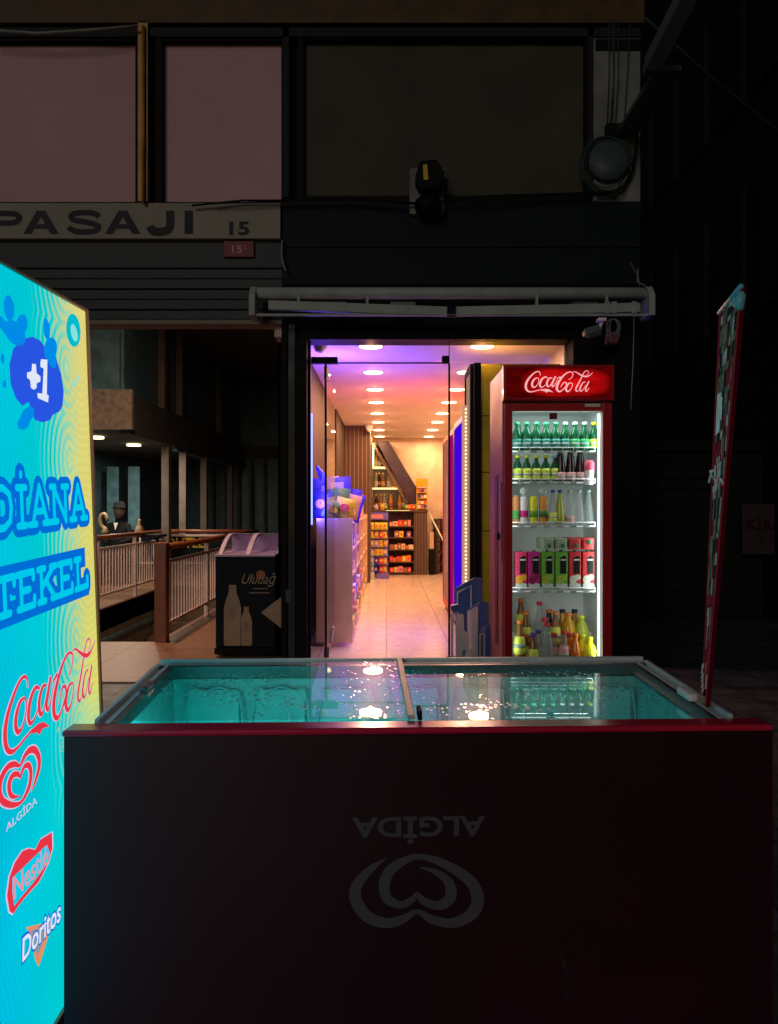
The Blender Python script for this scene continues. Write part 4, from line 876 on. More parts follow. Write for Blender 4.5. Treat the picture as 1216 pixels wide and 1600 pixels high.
def bottle(kind, liquid, lc, cap, loc, label, group, s=1.0, lb=(.25,.55), h=None):
    key = (kind, liquid, lc, cap, s, lb)
    if key in PROTO: return dup(PROTO[key], loc, label, group)
    loc = Vector(loc); T = thing('bottle', label, 'bottle', loc, group); pr = [(r*s, z_*s) for r, z_ in PR[kind]]; H = pr[-1][1]
    MB().lathe(pr, loc, 14).build('bottle_body', BM[liquid], T)
    if lc:
        def rad(z_):
            for (r0,z0),(r1,z1) in zip(pr[:-1], pr[1:]):
                if z0 <= z_ <= z1: return r0+(r1-r0)*(z_-z0)/max(z1-z0,1e-6)
            return pr[-1][0]
        zs = [H*(lb[0]+(lb[1]-lb[0])*k/4) for k in range(5)]
        L2 = MB().lathe([(rad(z_)+.0009, z_) for z_ in zs], loc, 14).build('bottle_label', colm(*lc), T)
        MB().lathe([(rad(z_)+.0014, z_) for z_ in (H*(lb[0]*.62+lb[1]*.38), H*(lb[0]*.42+lb[1]*.58))], loc, 14).build('label_band', colm('band', (.35,.42,.38)), L2)
    MB().lathe([(.0125*s,H-.006*s),(.014*s,H-.002*s),(.014*s,H+.010*s),(.006*s,H+.011*s)], loc, 12).build('bottle_cap', colm(*cap), T)
    PROTO[key] = T; return T
LB, GL, YL, PK = ('blue', (.04,.24,.20)), ('greenlabel', (.06,.42,.16)), ('yellowlabel', (.75,.78,.10)), ('pinklabel', (.75,.35,.35))
CW, CG, CR, CO, CP, CY, CK = ('capwhite',(.35,.45,.40)), ('capgreen',(.02,.25,.10)), ('capred',(.75,.03,.06)), ('caporange',(.85,.20,.03)), ('cappurple',(.10,.04,.25)), ('capyellow',(.75,.75,.02)), ('capblack',(.03,.03,.06))
def row(spec, zs, gname, shelf, dd=KD+.13, s=1.0):
    cnt = len(spec)
    for i, (px, kind, liq, lc, cap, lb, desc) in enumerate(spec):
        bottle(kind, liq, lc, cap, (X(px,dd), dd, zs+.002), f"{desc}, {ORD[i]} from left, front row, {shelf} fridge shelf", gname, s, lb)
# top shelf, front row of nine
cs = [LB,LB,LB,LB,LB,LB,GL,GL,YL]
row([(808+i*15.1,'glass','green',cs[i],CG if i<5 else CW if i<8 else CY,(.08,.42),'green bottle with %s label' % ('blue-green' if i<6 else 'light green' if i<8 else 'yellow')) for i in range(9)], SHF[0], 'green bottles on the top fridge shelf', 'top', s=1.08)
for j in range(9):
    dd = KD+.24; bottle('glass','green',None,CG,(X(811+j*14.6,dd),dd,SHF[0]+.002), f"green glass bottle, {ORD[j]} from left, back row, top fridge shelf", 'green bottles on the top fridge shelf', 1.08)
row([(809+i*14.6,'glass','green',YL,CY if i<4 else CW,(.05,.52),'green glass bottle with yellow label') for i in range(5)]+[(876+i*15.5,'cone','dark',PK,CK,(.03,.25),'dark cola glass bottle with pink label') for i in range(3)], SHF[1], 'bottles on the second fridge shelf', 'second', s=1.0)
# pink cup
def cupo(px, z_, dd):
    l_ = Vector((X(px,dd), dd, z_)); T = thing('drink_cup', 'pink and white drink cup at the right end of the second fridge shelf', 'cup', l_)
    MB().lathe([(0,0),(.023,.001),(.028,.08),(.029,.10)], l_, 16).build('cup_body', colm('cupwhite',(.75,.62,.62), ), T)
    MB().lathe([(.0295,.085),(.031,.09),(.030,.128),(.022,.135),(.022,.142)], l_, 16).build('lid', colm('cuppink',(.75,.10,.18)), T)
cupo(921, SHF[1]-.02, KD+.11)
# third shelf: cans then clear bottles
for i, (px, c_, nm) in enumerate(((806,(.75,.28,.10),'orange and white'),(819,(.75,.70,.72),'white and pink'),(834,(.80,.75,.03),'yellow'),(849,(.85,.30,.05),'orange and green'))):
    dd = KD+.13; l_ = Vector((X(px,dd), dd, SHF[2]+.002)); T = thing('drink_can', f'{nm} drink can standing on the third shelf of the fridge', 'can', l_, 'cans on the third fridge shelf')
    MB().lathe([(0,0),(.020,.001),(.024,.008),(.024,.150),(.019,.162)], l_, 16).build('can_body', colm('can%d'%i, c_), T)
    MB().lathe([(.0245,.03+.01*i),(.0247,.04),(.0247,.075),(.0245,.08)], l_, 16).build('can_print', colm('canp%d'%i, [(.1,.4,.1),(.7,.03,.25),(.2,.45,.05),(.10,.30,.08)][i]), T)
    MB().lathe([(.019,.162),(.021,.165),(.019,.166),(.017,.163)], l_, 16).build('can_top', M['alu'], T)
    if i in (1,3):
        l2 = l_+Vector((0,.02,.167)); T = thing('drink_can', f'silver-topped can tipped on the {nm} can on the third shelf', 'can', l2, 'cans on the third fridge shelf')
        MB().lathe([(0,-.03),(.022,-.029),(.024,-.02),(.024,.02),(.02,.026)], l2+Vector((0,0,.024)), 16, axis='y').build('can_body', M['alu'], T)
row([(864,'cone','clear',YL,('capblue',(.03,.05,.30)),(.1,.35),'clear bottle with yellow label and blue cap'),(875,'cone','limey',None,('capblue',(.03,.05,.30)),(.1,.35),'pale green glass bottle'),(890,'cone','clear',PK,CW,(.08,.25),'clear glass bottle with pink label'),(905,'cone','clear',None,CW,(.1,.3),'clear plain glass bottle'),(920,'cone','clear',None,CW,(.1,.31),'clear wide glass bottle')], SHF[2], 'clear bottles on the third fridge shelf', 'third', s=.92)
# fourth shelf cartons
CT = [(815,'pink',(.80,.05,.15),(.85,.40,.03)),(835,'magenta',(.70,.03,.28),(.35,.02,.12)),(856,'green',(.20,.55,.06),(.45,.60,.08)),(878,'green',(.20,.55,.06),(.45,.60,.08)),(899,'red',(.75,.05,.05),(.75,.78,.60)),(920,'red',(.75,.05,.05),(.75,.78,.60))]
for i, (px, nm, c1_, c2_) in enumerate(CT):
    dd = KD+.10; w_ = .033; hh = .215; z_ = SHF[3]+.002; xx = X(px,dd); l_ = Vector((xx,dd,z_))
    T = thing('juice_carton', f'{nm} juice carton, {ORD[i]} from left, standing on the fourth fridge shelf', 'juice carton', l_, 'juice cartons on the fourth fridge shelf')
    MB().box(xx-w_, xx+w_, dd, dd+.07, z_, z_+hh).build('carton_body', colm('ct'+nm, c1_), T, bevel=.003)
    f_ = wall_fr((0,dd-.001,0)); MB(f_).poly([(xx-w_*.3,z_+.09),(xx+w_*.82,z_+.09),(xx+w_*.82,z_+.185),(xx+w_*.4,z_+.195),(xx-w_*.3,z_+.18)], 0).build('dark_print', colm('ctdark',(.02,.02,.02)), T)
    MB(f_).poly([(xx-w_*.2,z_+.165),(xx+w_*.75,z_+.165),(xx+w_*.75,z_+.174),(xx-w_*.2,z_+.174)], .0006).build('white_stripe', colm('ctw',(.8,.8,.8)), T)
    fm = MB(f_).disc(xx-w_*.35, z_+.055, .021, .0009, ry=.026).disc(xx+w_*.45, z_+.07, .016, .0011); fm.build('fruit_print', colm('fr'+nm, c2_), T)
    MB(f_).poly([(xx-w_*.98,z_+.002),(xx+w_*.98,z_+.002),(xx+w_*.98,z_+.03),(xx,z_+.04),(xx-w_*.98,z_+.034)], .0004).build('pale_foot_print', colm('ctpale',(.65,.72,.66)), T)
    MB().lathe([(.009,0),(.010,.002),(.010,.010),(.006,.011)], (xx, dd+.02, z_+hh), 12).build('carton_cap', colm(*CG), T)
for i, (px, nm, c1_) in enumerate(((857,'pale green',(.45,.55,.40)),(878,'pale green',(.45,.55,.40)),(899,'red',(.78,.08,.08)),(920,'red',(.78,.08,.08)))):
    dd = KD+.09; xx = X(px,dd); z_ = SHF[3]+.002+.228; l_ = Vector((xx,dd,z_))
    T = thing('juice_carton', f'{nm} juice carton lying end-on on top of the {ORD[i+2]} standing carton', 'juice carton', l_, 'juice cartons lying on the fourth fridge shelf')
    MB().box(xx-.033, xx+.033, dd, dd+.2, z_, z_+.066).build('carton_body', colm('lc'+nm, c1_), T, bevel=.008)
    MB().lathe([(.011,0),(.012,-.002),(.012,-.008),(.008,-.009)], (xx+.004, dd, z_+(.022 if i<3 else .045)), 12, axis='y').build('carton_cap', colm(*CG), T)
# floor of the fridge
fzb = .31
def fl(spec, dd, nm, s):
    for i, (px, kind, liq, lc, cap, top, desc) in enumerate(spec):
        z1 = Z(top, dd); sc = (z1-fzb)/PR[kind][-1][1] if False else s
        H = PR[kind][-1][1]*s
        bottle(kind, liq, lc, cap, (X(px,dd), dd, z1-H-.01), f"{desc}, {ORD[i]} from left, {nm} row, fridge bottom", nm+' row of bottles at the bottom of the fridge', s, (.35,.72))
b = MB().box(ix0+.008, ix1-.01, KD+.06, KD+.17, .36, Z(1032,KD+.1)-.07).box(ix0+.008, ix1-.01, KD+.17, KD+.30, .36, .46+.02).box(ix0+.008, ix1-.01, KD+.30, KD+.44, .36, .56)
b.build('bottom_step_rack', M['fridgewhite'], K)
fl([(812,'tall','tea',YL,CO,970,'iced tea bottle with yellow label'),(833,'tall','tea',YL,CP,990,'small iced tea bottle with purple cap'),(855,'cone','clear',None,CR,974,'clear bottle with red cap'),(881,'cone','clear',PK,CR,986,'clear bottle with red label and red cap'),(899,'tall','orange',None,CO,990,'orange drink bottle with orange cap'),(922,'fat','yel',None,CY,996,'bright yellow drink bottle with yellow cap')], KD+.11, 'front', 1.28)
fl([(822,'tall','tea',YL,CO,956,'tea bottle with orange cap'),(851,'cone','clear',None,CR,966,'clear bottle with red cap'),(868,'tall','tea',YL,CO,956,'iced tea bottle with yellow label'),(888,'fat','amber',None,CO,958,'amber juice bottle with orange cap'),(909,'fat','limey',None,CY,962,'lime drink bottle with yellow cap')], KD+.22, 'middle', 1.28)
fl([(814,'tall','tea',YL,CO,936,'tea bottle with orange cap'),(843,'cone','clear',None,CR,941,'tall clear bottle with red cap'),(858,'tall','dark',None,CO,953,'dark bottle with orange cap'),(879,'tall','amber',None,CK,953,'amber bottle with black cap'),(898,'tall','amber',None,CK,953,'amber tall bottle with black cap')], KD+.34, 'back', 1.28)

fl([(823,'fat','tea',YL,CO,992,'squat tea bottle with yellow label'),(842,'cone','clear',None,CP,985,'clear bottle with purple cap'),(866,'cone','clear',PK,CR,990,'clear bottle with pink label'),(890,'fat','orange',None,CR,990,'squat orange bottle with red cap'),(911,'fat','yel',None,CY,992,'squat yellow bottle')], KD+.15, 'second', 1.2)

# ------------------------------------------------------------------ folded tables beside the fridge
def slabthing(pts_front, d0, pts_left, d1, top0, top1, lab_, white=None):
    a, b_ = X(pts_front[0],d0), X(pts_front[1],d0); c_ = X(pts_left,d1)
    T = thing('folded_table', lab_, 'folding table', (a, d0, 0), 'folded blue and white tables beside the fridge')
    z0, z1 = Z(top0,d0), Z(top1,d1); w_ = b_-a
    MB().add([(a,d0,.02),(b_,d0,.02),(c_+w_,d1,.02),(c_,d1,.02),(a,d0,z0-.01),(a+.01,d0,z0),(b_-.012,d0,z0),(b_,d0,z0-.015),(c_,d1,z1-.01),(c_+.01,d1,z1),(c_+w_-.01,d1,z1),(c_+w_,d1,z1-.015)],
             [(3,2,1,0),(0,1,7,6,5,4),(3,8,9,10,11,2),(0,4,8,3),(4,5,9,8),(5,6,10,9),(6,7,11,10),(7,1,2,11)]).build('tabletop', M['navyplastic'], T)
    u = Vector((c_-a, d1-d0, 0)); l = u.length; u.normalize(); n2 = Vector((-u.y, u.x, 0))
    if n2.x > 0: n2 = -n2
    fr = Fr(Vector((a,d0,0)), u, (0,0,1), n2); zz = lambda q: z0+(z1-z0)*q
    if white == 'frame':
        MB(fr).stroke([(l*.10,.1),(l*.10,zz(.1)-.05),(l*.86,zz(.86)-.05),(l*.86,.1)], .028, .004, smooth=False, caps=False).build('folded_leg', M['whiteplastic'], T)
    else:
        MB(fr).prism([(l*.05,.05),(l*.05,zz(.05)-.03),(l*.80,zz(.8)-.03),(l*.80,.33),(l*.95,.30),(l*.95,.05)], .002, .02).build('folded_leg', M['whiteplastic'], T, bevel=.003)
    return T
slabthing((740,754), 5.35, 712, 5.65, 902, 917, 'tallest folded blue table in the stack left of the drinks fridge', 'frame')
slabthing((749,764), 5.15, 731, 5.40, 940, 950, 'middle folded blue table with broad white leg panel', 'panel')
slabthing((759,772), 4.98, 750, 5.12, 977, 980, 'lowest folded blue table, closest to the fridge side', 'frame')
T = thing('folded_chair', 'white folded chair frame in front of the stacked blue tables', 'folding chair', (X(715,5.2),5.2,0), None)
fr = wall_fr((0,5.25,0)); q = lambda a, b_: (X(a,5.25), Z(b_,5.25))
MB(fr).prism([q(713,958),q(724,960),q(725,985),q(732,990),q(732,1012),q(722,1016),q(722,1060),q(712,1060)], 0, .03).build('backrest', M['whiteplastic'], T, bevel=.004)
MB(fr).stroke([q(722,1060),q(706.5,1045),q(706.5,962),q(710,955),q(716,958)], .018, .002, smooth=False, caps=False).build('frame', M['whiteplastic'], T)
MB(fr).prism([q(705,946),q(716,944),q(721,952),q(710,957),q(705,954)], -.03, .02).build('top_rail', M['navyplastic'], T)
MB(fr).box(*[X(712,5.25), X(722,5.25)], 0, Z(1060,5.25), 0, .03).box(X(728,5.25), X(736,5.25), 0, Z(1012,5.25), 0, .03).build('leg', M['whiteplastic'], T)

# ------------------------------------------------------------------ ice cream freezer in the passage
D2 = 6.83; T = thing('ice_cream_freezer', 'navy ice cream freezer with printed milk bottles and curved glass top in the passage entrance', 'ice cream freezer', (X(390,D2), D2, 0))
a, c_ = X(337,D2), -.97; zb, zt2 = Z(1012,D2), Z(870,D2)
MB().box(a, c_, D2, D2+.65, zb, zt2).build('body', M['navy'], T, bevel=.008)
MB().box(a-.01, c_, D2-.015, D2+.66, zb-.06, zb-.001).build('base', M['black'], T, bevel=.01)
mk('lilac', (.62,.50,.74), .4); mk('printcream', (.34,.27,.18), .6); mk('printorange', (.45,.14,.06), .6); mk('printline', (.26,.20,.17), .6)
MB().box(a-.008, c_, D2-.012, D2+.66, zt2+.001, zt2+.022).build('top_rim', M['lilac'], T, bevel=.004)
def arch(x_, w_, nm='glass_arch'):
    pts = []
    for k in range(9):
        t_ = k/8; pts.append((D2+.01+.62*t_, zt2+.022+.165*math.sin(min(t_*1.25,1)*math.pi/2)))
    b = MB(Fr((x_,0,0),(0,1,0),(0,0,1),(1,0,0)))
    for (y0,z0),(y1,z1) in zip(pts[:-1], pts[1:]): b.add([(y0,z0,0),(y1,z1,0),(y1,z1-.022,0),(y0,z0-.022,0),(y0,z0,w_),(y1,z1,w_),(y1,z1-.022,w_),(y0,z0-.022,w_)], [(3,2,1,0),(4,5,6,7),(0,1,5,4),(2,3,7,6),(0,4,7,3),(1,2,6,5)])
    return pts, b
pts, b = arch(a+.02, .035); b.build('arched_frame', M['lilac'], T)
_, b = arch(a+.26, .04); b.build('arched_frame', M['lilac'], T)
b = MB()
for (y0,z0),(y1,z1) in zip(pts[:-1], pts[1:]): b.add([(a+.03,y0,z0-.004),(c_,y0,z0-.004),(c_,y1,z1-.004),(a+.03,y1,z1-.004)], [(0,1,2,3)])
b.flat = True; b.build('curved_glass', glass('curvedglass', (.8,.75,.85), 1.7, dirt=.08), T)
MB().box(a+.02, c_, D2+.62, D2+.65, zt2+.02, zt2+.185).build('back_rail', M['lilac'], T)
MB().lathe([(.03,-.02),(.035,0),(.03,.02)], (a+.10, D2+.06, .036), 14, axis='x').build('castor', M['rubber'], T)
MB().lathe([(.03,-.02),(.035,0),(.03,.02)], (c_-.10, D2+.06, .036), 14, axis='x').build('castor', M['rubber'], T)
f2 = wall_fr((0,D2-.003,0)); q = lambda px, py: (X(px,D2), Z(py,D2))
def bprint(cx_, top, bot, hw, nm):
    n_ = hw*.42; P_ = [q(cx_-n_,top),q(cx_+n_,top),q(cx_+n_*1.05,top+(bot-top)*.12),q(cx_+hw*.8,top+(bot-top)*.26),q(cx_+hw,top+(bot-top)*.38),q(cx_+hw,bot-3),q(cx_+hw-2,bot),q(cx_-hw+2,bot),q(cx_-hw,bot-3),q(cx_-hw,top+(bot-top)*.38),q(cx_-hw*.8,top+(bot-top)*.26),q(cx_-n_*1.05,top+(bot-top)*.12)]
    MB(f2).poly(P_, 0).build('printed_bottle', M['printcream'], T)
    MB(f2).disc(*q(cx_,top+(bot-top)*.45), hw*.45*D2/F, .0006).poly([q(cx_-hw*.4,top+(bot-top)*.52),q(cx_+hw*.4,top+(bot-top)*.52),q(cx_,top+(bot-top)*.60)], .0009).poly([q(cx_-hw*.35,bot-(bot-top)*.14),q(cx_+hw*.35,bot-(bot-top)*.14),q(cx_+hw*.35,bot-(bot-top)*.125),q(cx_-hw*.35,bot-(bot-top)*.125)], .0006).build('printed_emblem', M['printline'], T)
bprint(363.5, 914, 1009, 13.5, 'l'); bprint(385, 948, 1009, 9, 's')
MB(f2).text('Uludağ', X(378,D2), X(432,D2), Z(917,D2), Z(895,D2), .0, shear=.45, off=.0).build('lettering', M['printcream'], T)
MB(f2).disc(*q(407.5,898), 7*D2/F, -.0006).build('orange_emblem', M['printorange'], T)
MB(f2).poly([q(395,919),q(418,919),q(418,920.5),q(395,920.5)]).poly([q(389,925.5),q(421,925.5),q(421,927),q(389,927)]).build('small_line', M['printline'], T)
MB(f2).poly([q(408,957),q(444,929),q(444,985)]).build('printed_triangle', M['printcream'], T)

# ------------------------------------------------------------------ shop interior
DOWN = [6.98,8.31,9.51,10.66,11.9,13.1,14.4,15.7]
ld_m = emis('downlight_glow', (1,.62,.28), 9)
for side, xx in (('left', -.14), ('right', .855)):
    for i, y in enumerate(DOWN):
        l_ = Vector((xx, y, SC_)); T = thing('ceiling_downlight', f'round lit downlight, {ORD[i]} from the door in the {side} row of the shop ceiling', 'downlight', l_, 'round downlights in the shop ceiling')
        MB().lathe([(.118,0),(.120,-.004),(.112,-.010),(.104,-.008)], l_, 24).build('rim', M['white'], T)
        MB().lathe([(.103,-.0075),(.10,-.013),(.04,-.014)], l_, 24).build('diffuser', ld_m, T)
        front = i < 2
        area('downlight', l_-Vector((0,0,.03)), .2, (27 if front else 19), (1,.50,.36) if front else (1,.45,.18), parent=T)
        pl = bpy.data.lights.new('lamp_glow','POINT'); pl.energy = 1.8 if front else 2.0; pl.shadow_soft_size = .03; pl.color = (1,.42,.22); po = bpy.data.objects.new('lamp_glow', pl); COL.objects.link(po); po.parent = T; po.location = (0,0,-.05)
# coloured light: blue tube by the left of the door, signs on the right
T = thing('led_tube', 'vertical pale blue light tube just inside the left edge of the shop front', 'light tube', (-.70, 7.3, 1.3))
MB().tube([(-.71,7.35,1.15),(-.71,7.35,2.2)], .015, 8).build('tube', emis('blue_tube', (.25,.35,1), 2.5), T)
area('blue_glow', (-.66, 7.3, 1.9), .05, 20, (.12,.08,1), rot=(R(90),0,R(-75)), sy=1.4, parent=T)
area('blue_glow_up', (-.60, 7.35, 2.25), .10, 24, (.16,.06,1), rot=(R(180-25),0,R(-60)), sy=.3, parent=T)

# row of coolers along the right wall
XF = .742
def cooler(name, label, d0, d1, zt_, front, side, glow=None, frame='black'):
    T = thing(name, label, 'display cooler', (XF+.3, (d0+d1)/2, 0), 'coolers along the right shop wall')
    MB().box(XF+.04, SX1-.02, d0, d1, .05, zt_).build('cabinet', side, T)
    MB().box(XF+.04, SX1-.02, d0+.02, d1-.02, 0, .05).build('plinth', M['black'], T)
    f = MB().box(XF, XF+.039, d0, d0+.05, .08, zt_).box(XF, XF+.039, d1-.05, d1, .08, zt_).box(XF, XF+.039, d0+.05, d1-.05, zt_-.06, zt_).box(XF, XF+.039, d0+.05, d1-.05, .08, .16)
    f = f.build('door_frame', frame, T)
    MB().box(XF+.012, XF+.02, d0+.05, d1-.05, .16, zt_-.06).build('lit_front', front, f)
    return T
T1 = cooler('display_cooler', 'tall cooler with yellow side and black door frame just inside the shop', 6.92, 7.42, 2.585, emis('cooler_warm', (.75,.42,.25), .5), M['yelside'], frame=M['black'])
MB().box(XF+.03, XF+.09, 6.86, 6.919, .05, 2.585).build('front_edge', M['black'], T1)
b = MB()
for z_ in (1.10, 1.62, 2.12): b.box(XF+.1, SX1-.02, 6.914, 6.9195, z_, z_+.008)
b.build('side_seam', M['wood'], T1)
# dotted led strip
T = thing('led_strip', 'vertical strip of small warm LED dots beside the black cooler edge', 'light strip', (XF-.02, 7.35, .5))
MB().box(.688, .740, 7.105, 7.115, .52, 2.24).build('strip_backing', mat('strip_back', (.55,.38,.28), .5, emit=(1,.62,.42), es=.35), T)
b = MB()
for k in range(50):
    z_ = .54+k*.0340; b.lathe([(.0085,7.104),(.0085,7.102)], (.722, 0, z_), 8, axis='y')
b.build('led_dots', emis('leddot', (1,.80,.45), 2.5), T)
cooler('display_cooler', 'cooler with deep blue glowing front behind the yellow-sided cooler', 7.52, 8.62, 2.22, emis('cooler_blue', (.05,.0,.85), .9), M['darkgrey'], frame=mat('blueframe', (.05,.02,.25), .3))
cooler('display_cooler', 'cooler with magenta glowing front between the blue and the red coolers', 8.64, 9.40, 2.2, emis('cooler_magenta', (.42,.0,.22), .8), M['darkgrey'], frame=mat('magframe', (.25,.02,.12), .3))
cooler('display_cooler', 'red-framed cooler furthest along the right shop wall', 9.42, 10.3, 2.2, emis('cooler_pinkish', (.50,.16,.10), .8), mat('redcool', (.45,.03,.02), .4), frame=mat('redframe', (.5,.03,.02), .35))
area('blue_cooler_light', (XF-.05, 8.1, 1.3), .8, 16, (.20,.04,1), rot=(R(90),0,R(90)), sy=1.6)
area('red_cooler_light', (XF-.05, 9.6, 2.1), .8, 12, (1,.06,.05), rot=(R(115),0,R(90)), sy=.4)
T = thing('led_strip', 'thin strip of pale LED dots on the red coolers further in', 'light strip', (XF-.02, 9.6, .5)); b = MB()
for k in range(34): b.lathe([(.009,-.008),(.009,-.010)], (XF, 9.45, .55+k*.034), 6, axis='x')
b.build('led_dots', emis('leddot2', (.9,.75,.65), 1.2), T)

# shelving unit on the left with snacks
G0, G1_, gx0, gx1, gz = 7.34, 13.4, -.66, -.318, 1.21
T = thing('shelving_unit', 'long pale shelving unit along the left of the shop with a plain end panel', 'shelving unit', (-.5, G0, 0))
MB().box(gx0, gx1, G0, G0+.03, .04, gz).build('end_panel', M['gondola'], T, bevel=.003)
MB().box(gx0, gx0+.04, G0+.03, G1_, .04, gz).build('back_panel', M['gondola'], T)
for k, z_ in enumerate((.12,.38,.64,.90,1.17)): MB().box(gx0+.04, gx1-.02, G0+.03, G1_, z_-.02, z_).build('shelf', M['gondola'], T)
for k, y in enumerate((8.6, 9.9, 11.1, 12.3, 13.37)): MB().box(gx0+.04, gx1-.01, y, y+.03, .04, (1.45 if k in (0,1) else 1.36) if k < 3 else gz).build('divider', M['beige'] if k else M['gondola'], T)
# faint mark on the end panel
b = MB(wall_fr((0,G0-.002,0)))
for (a_, b_) in ((515,845),(533,845),(515,861),(533,861)):
    sgx = 1 if a_ < 520 else -1; sgy = 1 if b_ < 850 else -1
    b.stroke([(X(a_,G0), Z(b_+5*sgy,G0)), (X(a_+2*sgx,G0), Z(b_+sgy,G0)), (X(a_+6*sgx,G0), Z(b_+3*sgy,G0))], .008, 0)
b.build('corner_marks', M['white'], T)
BAGC = [((.75,.60,.05),'yellow'),((.05,.04,.60),'blue'),((.10,.25,.10),'dark green'),((.70,.10,.08),'red'),((.60,.35,.20),'brown'),((.45,.40,.75),'lilac')]
bagm = {n_: colm('bag_'+n_, c_) for c_, n_ in BAGC}
def bag(loc, w_, h_, dp, colname, label, group, tilt=0.0, rz=0.0, rx=0.0):
    T = thing('snack_bag', label, 'snack bag', loc, group)
    cs_, sn = math.cos(tilt), math.sin(tilt); u = Vector((cs_*math.cos(rz), cs_*math.sin(rz), sn)); v = Vector((-sn, math.sin(rx), cs_)).normalized(); n2 = u.cross(v)
    b = MB(Fr(loc, u, v, n2)); vs = []; fs = []; nx, ny = 6, 7
    for s2 in (-1, 1):
        for j in range(ny+1):
            for i in range(nx+1):
                a_, c2 = i/nx*2-1, j/ny*2-1
                puff = (1-abs(a_)**2.5)*(1-abs(c2)**3)*dp/2*(1+.15*math.sin(7*a_+5*c2)); vs.append((a_*w_/2*(1-.06*(1-abs(c2))), h_/2+c2*h_/2, s2*puff+ .0005*s2))
    m_ = (nx+1)*(ny+1)
    for j in range(ny):
        for i in range(nx):
            k = j*(nx+1)+i; fs += [(k,k+nx+1,k+nx+2,k+1), (k+m_,k+1+m_,k+nx+2+m_,k+nx+1+m_)]
    b.add(vs, fs, True); b.build('bag_body', bagm[colname], T)
    c3 = 'yellow' if colname != 'yellow' else 'red'
    p2 = MB(Fr(Vector(loc)-n2*(-1 if n2.y < 0 else 1)*(dp/2+.003), u, v, n2)); p2.disc(0, h_*.55, w_*.26, 0, 16, ry=h_*.17); p2.build('bag_print', bagm[c3] if colname != 'blue' else colm('bagpink',(.75,.40,.40)), T)
    return T
bags = [(-.62,7.45,.20,.26,'blue','blue snack bag with pink print standing at the far left on the shelving unit'),(-.55,7.40,.17,.18,'dark green','dark green snack bag just left of the glass door edge'),(-.42,7.42,.19,.20,'yellow','yellow snack bag in the middle of the shelving unit end'),(-.47,7.6,.18,.30,'dark green','dark green snack bag behind the yellow bag'),
        (-.37,7.7,.17,.24,'brown','brown snack bag at the right corner of the shelving unit'),(-.44,7.95,.22,.42,'blue','large pointed blue snack bag standing highest on the shelving unit'),(-.38,8.25,.18,.30,'blue','blue snack bag close to the pale divider'),(-.52,7.8,.2,.36,'lilac','lilac snack bag behind the blue one'),(-.35,7.47,.12,.13,'yellow','small yellow snack bag leaning at the corner'),
        (-.50,7.48,.16,.16,'brown','brown snack bag between the dark green and yellow bags'),(-.60,7.62,.2,.40,'blue','tall blue snack bag behind the far left bag'),(-.36,8.0,.16,.30,'blue','narrow blue snack bag right of the pointed blue bag'),(-.40,9.2,.2,.28,'red','red snack bag beyond the first pale divider'),(-.42,10.3,.2,.26,'lilac','lilac snack bag beyond the second divider'),(-.52,8.4,.2,.44,'lilac','tall lilac snack bag against the wall')]
for i, (x_, y_, w_, h_, cn, lb_) in enumerate(bags): bag((x_, y_, gz-.005 if i not in (6,) else 1.17), w_, h_, .08, cn, lb_, 'snack bags on top of the shelving unit', random.uniform(-.45,.45), random.uniform(-.3,.3))
tag(MB().tube([(-.58,7.36,1.55),(-.60,7.42,1.62),(-.66,7.45,1.70),(-.62,7.48,1.58)], .02, 8).lathe([(.05,1.21),(.07,1.3),(.05,1.45),(.02,1.52)], (-.62,7.5,0), 12).build('blue_inflatable', bagm['blue']), 'tall blue plastic figure at the left edge behind the glass', 'toy')
cnt = 0
for zi, z_ in enumerate((.12,.38,.64,.90)):
    for j in range(7):
        y = G0+.12+j*.42+random.uniform(-.03,.03); cn = BAGC[(j*2+zi*3)%6][1]; cnt += 1
        dpt = .10+.04*random.random()
        T = thing('snack_box', f'{cn} packet, {ORD[j]} from the entrance {ORD[zi]} shelf up of the shelving unit', 'packet', (gx1-.12, y, z_+.001), 'packets on the shelving unit shelves')
        MB().box(gx1-.16, gx1-.03+(.035 if zi < 2 else 0), y, y+.26, z_+.001, z_+.001+.10+.06*random.random()).build('packet_body', bagm[cn], T, bevel=.008)
        MB().box(gx1-.03+(.036 if zi < 2 else .001), gx1-.03+(.037 if zi < 2 else .002), y+.04, y+.2, z_+.03, z_+.08).build('packet_print', colm('ctw',(.8,.8,.8)), T)

# counter with candy shelves at the far end
CD = 15.35; cx0, cx1, cx2 = X(580,CD), X(647,CD), X(668,CD); czt = Z(797,CD)
T = thing('counter', 'brown counter with open candy shelves at the far end of the shop', 'counter', (.2, CD, 0))
MB().box(cx0-.06, cx2+.02, CD-.03, CD+.55, czt-.03, czt).build('counter_top', M['counterwood'], T)
MB().box(cx1, cx2, CD, CD+.5, 0, czt-.031).build('side_panel', M['counterslats'], T)
MB().box(cx0, cx1, CD+.35, CD+.5, 0, czt-.031).build('back_panel', M['counterwood'], T)
lv = [.05,.26,.50,.74,.96]
for z_ in lv: MB().box(cx0, cx1-.001, CD, CD+.349, z_-.02, z_).build('shelf', M['counterwood'], T)
MB().box(X(600,CD)-.02, X(600,CD), CD+.001, CD+.349, 0, czt-.032).build('divider', M['counterwood'], T)
MB().box(X(603,CD), X(640,CD), CD-.034, CD-.031, czt-.012, czt-.002).build('light_edge', emis('counter_led', (1,.75,.25), 1.5), T)
CC_ = [('red',(.75,.06,.04)),('orange',(.80,.28,.06)),('cream',(.75,.60,.35)),('yellow',(.80,.60,.05)),('pink',(.70,.25,.30)),('purple',(.35,.10,.35)),('brown',(.35,.15,.06)),('white',(.7,.68,.62))]
